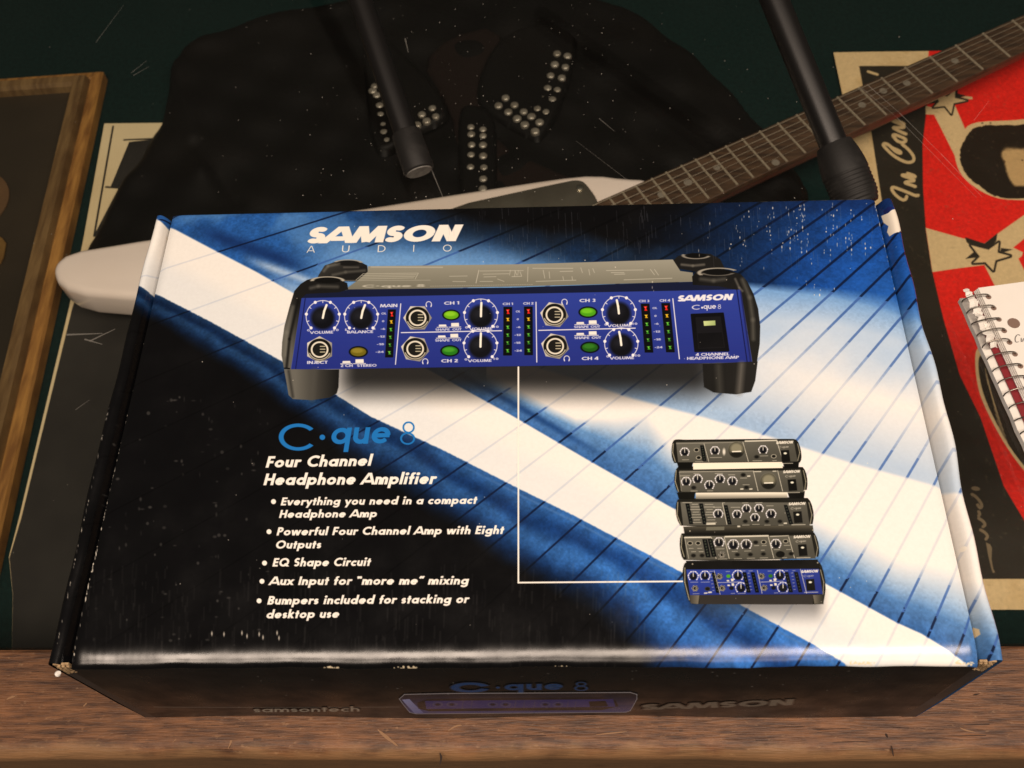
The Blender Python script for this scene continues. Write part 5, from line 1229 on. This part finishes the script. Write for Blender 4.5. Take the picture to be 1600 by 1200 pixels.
MB().tube([(c[0], c[1], ZF+.0102), (c[0], c[1], ZF+.0112)], rx, 48).build('disc', material('brown_disc', (.13, .07, .03), rough=.5, noise=(25, 4, (1, 1, 1), (.09, .05, .022), .4, .7)), pic)
mb = MB(); mb.prism(xy(*sites([(-20, 360), (4, 372), (10, 380), (6, 402), (1, 412), (-20, 420)], ZF+.0115)), ZF+.0102, ZF+.0125); mb.build('gilt_ornament', M_gilt, pic, bevel=.0008)

# --- concert poster, printed with its own picture
ZS = ZF+.0022
def poster_print():
    tl, bl = site(1302, 83, ZS), site(1487, 953, ZS)
    B = bl-tl; Bn = B/np.linalg.norm(B); An = np.array([-Bn[1], Bn[0], 0]); wd, hg = .46, float(np.linalg.norm(B))
    A = Art(bl, An*wd, -B, 1300, int(1300*hg/wd), (226, 199, 150))
    A.geom = (bl, An*wd, -B)
    h, w = A.h, A.w; n = vnoise(h, w, 60, 21); n3 = vnoise(h, w, 5, 22, 2)
    U, V = A.U, A.V
    A.C = mixc(A.C, (204, 172, 118), sstep(.5, .75, n)*.5)
    INK = (46, 41, 33); RED = (238, 40, 30); CR = (226, 199, 150)
    A.poly([(1342, 104), (2100, 96), (2300, 905), (1480, 905), (1378, 312), (1361, 205)], INK)
    bd = [(1448, 130), (1448, 167), (1441, 227), (1442, 293), (1447, 360), (1457, 423), (1475, 499), (1500, 586), (1532, 652), (1568, 760), (1600, 814), (1680, 930)]
    A.poly([(1452, 60)]+bd[1:]+[(2300, 930), (2300, 60)], RED)
    A.C = np.where((A.C[..., 0] > 180)[..., None] & (A.C[..., 1] < 75)[..., None], A.C*(1+(n3-.5)*.12)[..., None], A.C)
    A.poly([(1446, 166), (1464, 170), (1490, 160), (1507, 200), (1512, 232), (1495, 258), (1491, 244), (1459, 180), (1446, 179.5)], CR)
    k2 = lambda p: zoom(p, 1477/160, 1440, 330)
    A.poly(k2([(60, 235), (575, 385), (905, 465), (1090, 330), (1477, 60), (1700, -80), (1700, 250), (1477, 405), (1320, 530), (1460, 600), (1445, 650), (1395, 690), (1477, 850), (1700, 1250), (1100, 1200), (1060, 1080), (905, 775), (440, 832), (160, 872)]), CR)
    k3 = lambda p: zoom(p, 1029/120, 1480, 180)
    A.poly(smooth_poly(k3([(-60, 60), (75, 45), (150, 125), (220, 205), (290, 130), (440, 85), (900, 65), (1029, 45), (1500, 40), (1900, 300), (1900, 900), (1500, 1150), (1000, 1148), (740, 1138), (560, 1084), (420, 1012), (280, 910), (170, 790), (110, 640), (95, 520), (95, 420), (50, 350), (0, 285), (-60, 200)]), 1), CR)
    ragged = lambda p, amp: [(x+float(rng.normal(0, amp)), y+float(rng.normal(0, amp))) for x, y in p]
    hair = smooth_poly(k3([(345, 170), (460, 155), (520, 130), (640, 140), (760, 130), (930, 135), (1029, 115), (1500, 110), (1800, 350), (1800, 850), (1450, 1110), (1029, 1125), (760, 1120), (640, 1090), (560, 1055), (480, 1000), (390, 920), (300, 860), (230, 780), (190, 690), (165, 590), (170, 470), (200, 400), (260, 280)]), 2)
    A.poly(ragged(hair, .55), (40, 32, 24), soft=1.2)
    A.poly(ragged(smooth_poly(k3([(715, 540), (740, 470), (800, 430), (900, 440), (1029, 450), (1400, 470), (1400, 900), (1200, 960), (960, 955), (900, 960), (840, 890), (800, 790), (770, 670), (760, 620)]), 3), .4), (206, 172, 120), soft=4)
    A.line(k3([(760, 440), (900, 420), (1100, 430), (1400, 440)]), 5, (52, 42, 32), alpha=.6, soft=8)
    for x, y in ((470, 108), (580, 105), (1005, 605), (765, 625)): A.ell(k3([(x, y)])[0], 1.5, 1.1, (70, 54, 40))
    k1 = lambda p: zoom(p, 10, 1440, 90)
    s1 = k1([(180, 785), (270, 690), (200, 570), (400, 610), (530, 500), (520, 630), (710, 672), (500, 718), (462, 890), (362, 762)])
    A.poly(k1([(60, 740), (215, 640), (150, 520), (400, 560), (575, 450), (560, 560), (690, 592), (560, 640), (300, 700)]), INK); A.poly(k1([(610, 622), (690, 600), (790, 610), (800, 650), (720, 650)]), CR)
    A.poly(s1, INK, rnd=2.6); A.poly(s1, CR)
    s2 = k2([(710, 490), (965, 558), (1110, 455), (1095, 600), (1275, 650), (1065, 710), (1035, 855), (920, 735), (745, 745), (840, 655)])
    A.poly(k2([(625, 375), (905, 468), (1090, 325), (1075, 430), (965, 560), (710, 500), (650, 445)]), INK); A.poly(k2([(1145, 535), (1310, 558), (1200, 592), (1130, 600)]), INK); A.poly(k2([(635, 685), (750, 590), (820, 640), (790, 668)]), INK)
    A.poly(s2, INK, rnd=3.2); A.poly(s2, CR)
    # lower dark drawing with hatching
    A.poly(smooth_poly([(1523, 552), (1530, 540), (1640, 520), (1700, 560), (1700, 740), (1620, 760), (1576, 706), (1540, 640), (1526, 600)], 2), CR)
    A.poly(smooth_poly([(1528, 560), (1536, 552), (1640, 530), (1690, 565), (1690, 730), (1620, 750), (1580, 704), (1546, 640), (1532, 600)], 2), INK)
    for k in range(12): A.line([(1540+k*2, 575+k*9), (1544+k*3, 600+k*9)], 1.4, CR, alpha=.6)
    # hand lettering on the dark border
    zz = lambda p: smooth_poly(zoom(p, 800/120, 1360, 150), 2, closed=False)
    LC = (212, 186, 138)
    for st in ([(378, 1045), (372, 1075), (335, 1085), (262, 1032), (220, 972), (228, 945), (285, 962), (380, 1000), (470, 1040), (498, 1035)],
               [(468, 945), (430, 930), (352, 905), (380, 893), (462, 886), (440, 868), (322, 828), (345, 822), (440, 838), (468, 848), (455, 830), (385, 808)],
               [(330, 510), (395, 560), (450, 630), (452, 682), (400, 700), (330, 680), (230, 620), (150, 540), (126, 505), (158, 495), (205, 525), (242, 566), (282, 595), (322, 602), (300, 575), (228, 545)],
               [(250, 440), (270, 470), (320, 492), (365, 482), (368, 455), (310, 428), (250, 405), (228, 415), (250, 440)],
               [(368, 402), (300, 375), (226, 335), (262, 332), (352, 338), (340, 312), (205, 258), (240, 250), (330, 285), (350, 300)]):
        A.line(zz(st), 4.6, LC)
    A.line(zoom([(228, 158), (272, 172)], 3, 1280, 60), 4, LC)
    z5 = lambda p: smooth_poly(zoom(p, 667/100, 1500, 740), 2, closed=False)
    G5 = (128, 112, 88)
    A.ell(zoom([(160, 160)], 6.67, 1500, 740)[0], 7, 3.4, G5, rot=8)
    for st in ([(120, 220), (160, 240), (210, 300), (228, 345), (205, 368), (180, 330)], [(190, 400), (205, 425), (190, 445)], [(190, 470), (240, 500), (262, 540), (235, 558)], [(210, 590), (260, 620), (288, 660), (265, 688)]): A.line(z5(st), 4.4, G5)
    A.poly(zoom([(265, 720), (310, 740), (330, 780), (325, 900), (345, 1000), (362, 1030), (340, 1042), (318, 980), (290, 860)], 6.67, 1500, 740), G5)
    wr = vnoise(h, w, 9, 31, 3); A.C = mixc(A.C, (150, 132, 100), sstep(.72, .82, wr)*.18)
    A.C *= (1+(n3-.5)*.08)[..., None]
    return A
PA = poster_print(); PIMG = PA.image('poster_print')
M_post = print_material('poster_print', PIMG, rough=.45, flute=False, spec=.35)
po = thing('poster', 'red, black and cream concert poster with stars at the right of the case', 'poster')
O_, A_, B_ = PA.geom
v = []; uv = []
N1, N2 = 12, 16
for j in range(N2+1):
    for i in range(N1+1):
        q = O_+A_*(i/N1)+B_*(j/N2); v.append((q[0], q[1], ZS+.0008*math.sin(i*.9+j*.5))); uv.append((i/N1, j/N2))
f = [(j*(N1+1)+i, j*(N1+1)+i+1, (j+1)*(N1+1)+i+1, (j+1)*(N1+1)+i) for j in range(N2) for i in range(N1)]
sheet = mesh('printed_sheet', v, f, M_post, po, uvs=uv, smooth=True)
MB().prism(xy(O_+A_*.002+B_*.002, O_+A_*.998+B_*.002, O_+A_*.998+B_*.998, O_+A_*.002+B_*.998), ZF+.0003, ZS-.0011).build('backing_board', M_cream, po)

# ------------------------------------------------------------------ spiral notebook on the glass
nb = thing('spiral_notebook', 'small open spiral bound notebook with white pages lying on the glass at the right', 'notebook')
M_page = material('white_page', (.80, .77, .72), rough=.75, noise=(40, 4, (1, 1, 1), (.76, .73, .67), .4, .7))
M_redcov = material('dark_red_cover', (.20, .012, .018), rough=.5)
M_wire = material('coil_wire', (.16, .14, .12), rough=.32, metal=.9)
M_pen = material('pen_ink', (.10, .09, .10), rough=.6)
M_hole = material('punched_hole', (.20, .13, .10), rough=.9)
ZT = .0085
nO = site(1525, 450, ZT); nE = site(1598, 610, ZT); ns_ = nE-nO; ns_[2] = 0; ns_ /= np.linalg.norm(ns_); nc = np.array([-ns_[1], ns_[0], 0]); nc = nc if nc[0] > 0 else -nc
NL, NW = .110, .085
def nbp(s, c): q = nO+ns_*s+nc*c; return (q[0], q[1])
def slab(name, s0, s1, c0, c1, z0, z1, mat, jag=0):
    mb = MB()
    pts = [nbp(s0, c0)]+([nbp(s0+(s1-s0)*k/14, c0+random.uniform(-jag, jag)) for k in range(1, 14)] if jag else [])+[nbp(s1, c0), nbp(s1, c1), nbp(s0, c1)]
    mb.prism(pts, z0, z1); return mb.build(name, mat, nb)
slab('back_pages', .002, NL, -.0075, NW, .0004, .0036, M_page, .0003)
slab('red_cover', .001, NL, -.0035, NW, .0038, .0046, M_redcov)
for k in range(4):
    slab('page', 0, NL-.0015*k, .0004*k, NW, .0049+k*.0009, .0056+k*.0009, M_page)
holes = [(495, 212), (520, 267), (542, 327), (565, 388), (582, 452), (607, 515), (630, 577), (655, 640)]
hs_ = []
for x, y in holes:
    q = site(1400+x/3.333, 400+y/3.333, ZT)-nO; hs_.append((q@ns_, q@nc))
pit = (hs_[-1][0]-hs_[0][0])/7; s0 = hs_[0][0]
hm = MB(); coil = []
for k in range(16):
    s = s0+pit*k
    if s > NL-.003: break
    jit = random.gauss(0, .0006); c = nbp(s, .0042); hm.tube([(c[0], c[1], ZT+.0000), (c[0], c[1], ZT+.00015)], .00135, 14)
    ring_ = []
    for j in range(25):
        a = math.radians(-8+196*j/24)
        cc = -.0028+.0070*math.cos(a); z_ = .0088+.0042*math.sin(a) if a < math.pi else .0088+.0078*math.sin(a)
        q = nbp(s+jit*math.sin(math.radians(max(0, -8+196*j/24)))+.0004*j/24, cc); ring_.append((q[0], q[1], max(z_, .0008)))
    MB().tube(ring_, .00034, 8).build('coil_ring', M_wire, nb, smooth=True)
hm.build('punched_hole', M_hole, nb)
q = site(1584, 505, ZT)
MB().tube([(q[0], q[1], ZT), (q[0], q[1], ZT+.0002)], .0030, 20).build('paper_punch', M_hole, nb)
# torn strips caught in the coil
mb = MB()
for s0_, s1_, c0, c1, z_ in ((.0005, .016, -.0078, -.0040, .0105), (.003, .020, -.0064, -.0026, .0090), (.014, .033, -.0072, -.0034, .0098), (.020, .036, -.0052, -.0016, .0086)):
    n = 12; top = []; bot = []
    for k in range(n+1):
        s = s0_+(s1_-s0_)*k/n; top.append(nbp(s, c0+random.uniform(-.0007, .0007))); bot.append(nbp(s, c1+random.uniform(-.0006, .0006)))
    v = []; f = []
    for k in range(n+1):
        zz_ = z_+random.uniform(-.0011, .0011)
        m_ = ((top[k][0]+bot[k][0])/2, (top[k][1]+bot[k][1])/2, zz_+random.uniform(.0002, .0012))
        v += [(*top[k], zz_), m_, (*bot[k], zz_-.0006)]
    for k in range(n): f += [(k*3, k*3+1, k*3+4, k*3+3), (k*3+1, k*3+2, k*3+5, k*3+4)]
    mb.add(v, f)
mb.build('torn_paper', M_page, nb)
mb = MB()
def pen(pts):
    P = [site(u, v_, ZT+.0002) for u, v_ in smooth_poly(pts, 2, closed=False)]; mb.tube(P, .00016, 5)
pen([(1594, 524), (1590, 522), (1586, 528), (1587, 535), (1592, 534)]); pen([(1596, 528), (1596, 534)]); pen([(1598, 534), (1600, 528), (1603, 529), (1604, 534)])
mb.build('handwriting', M_pen, nb)
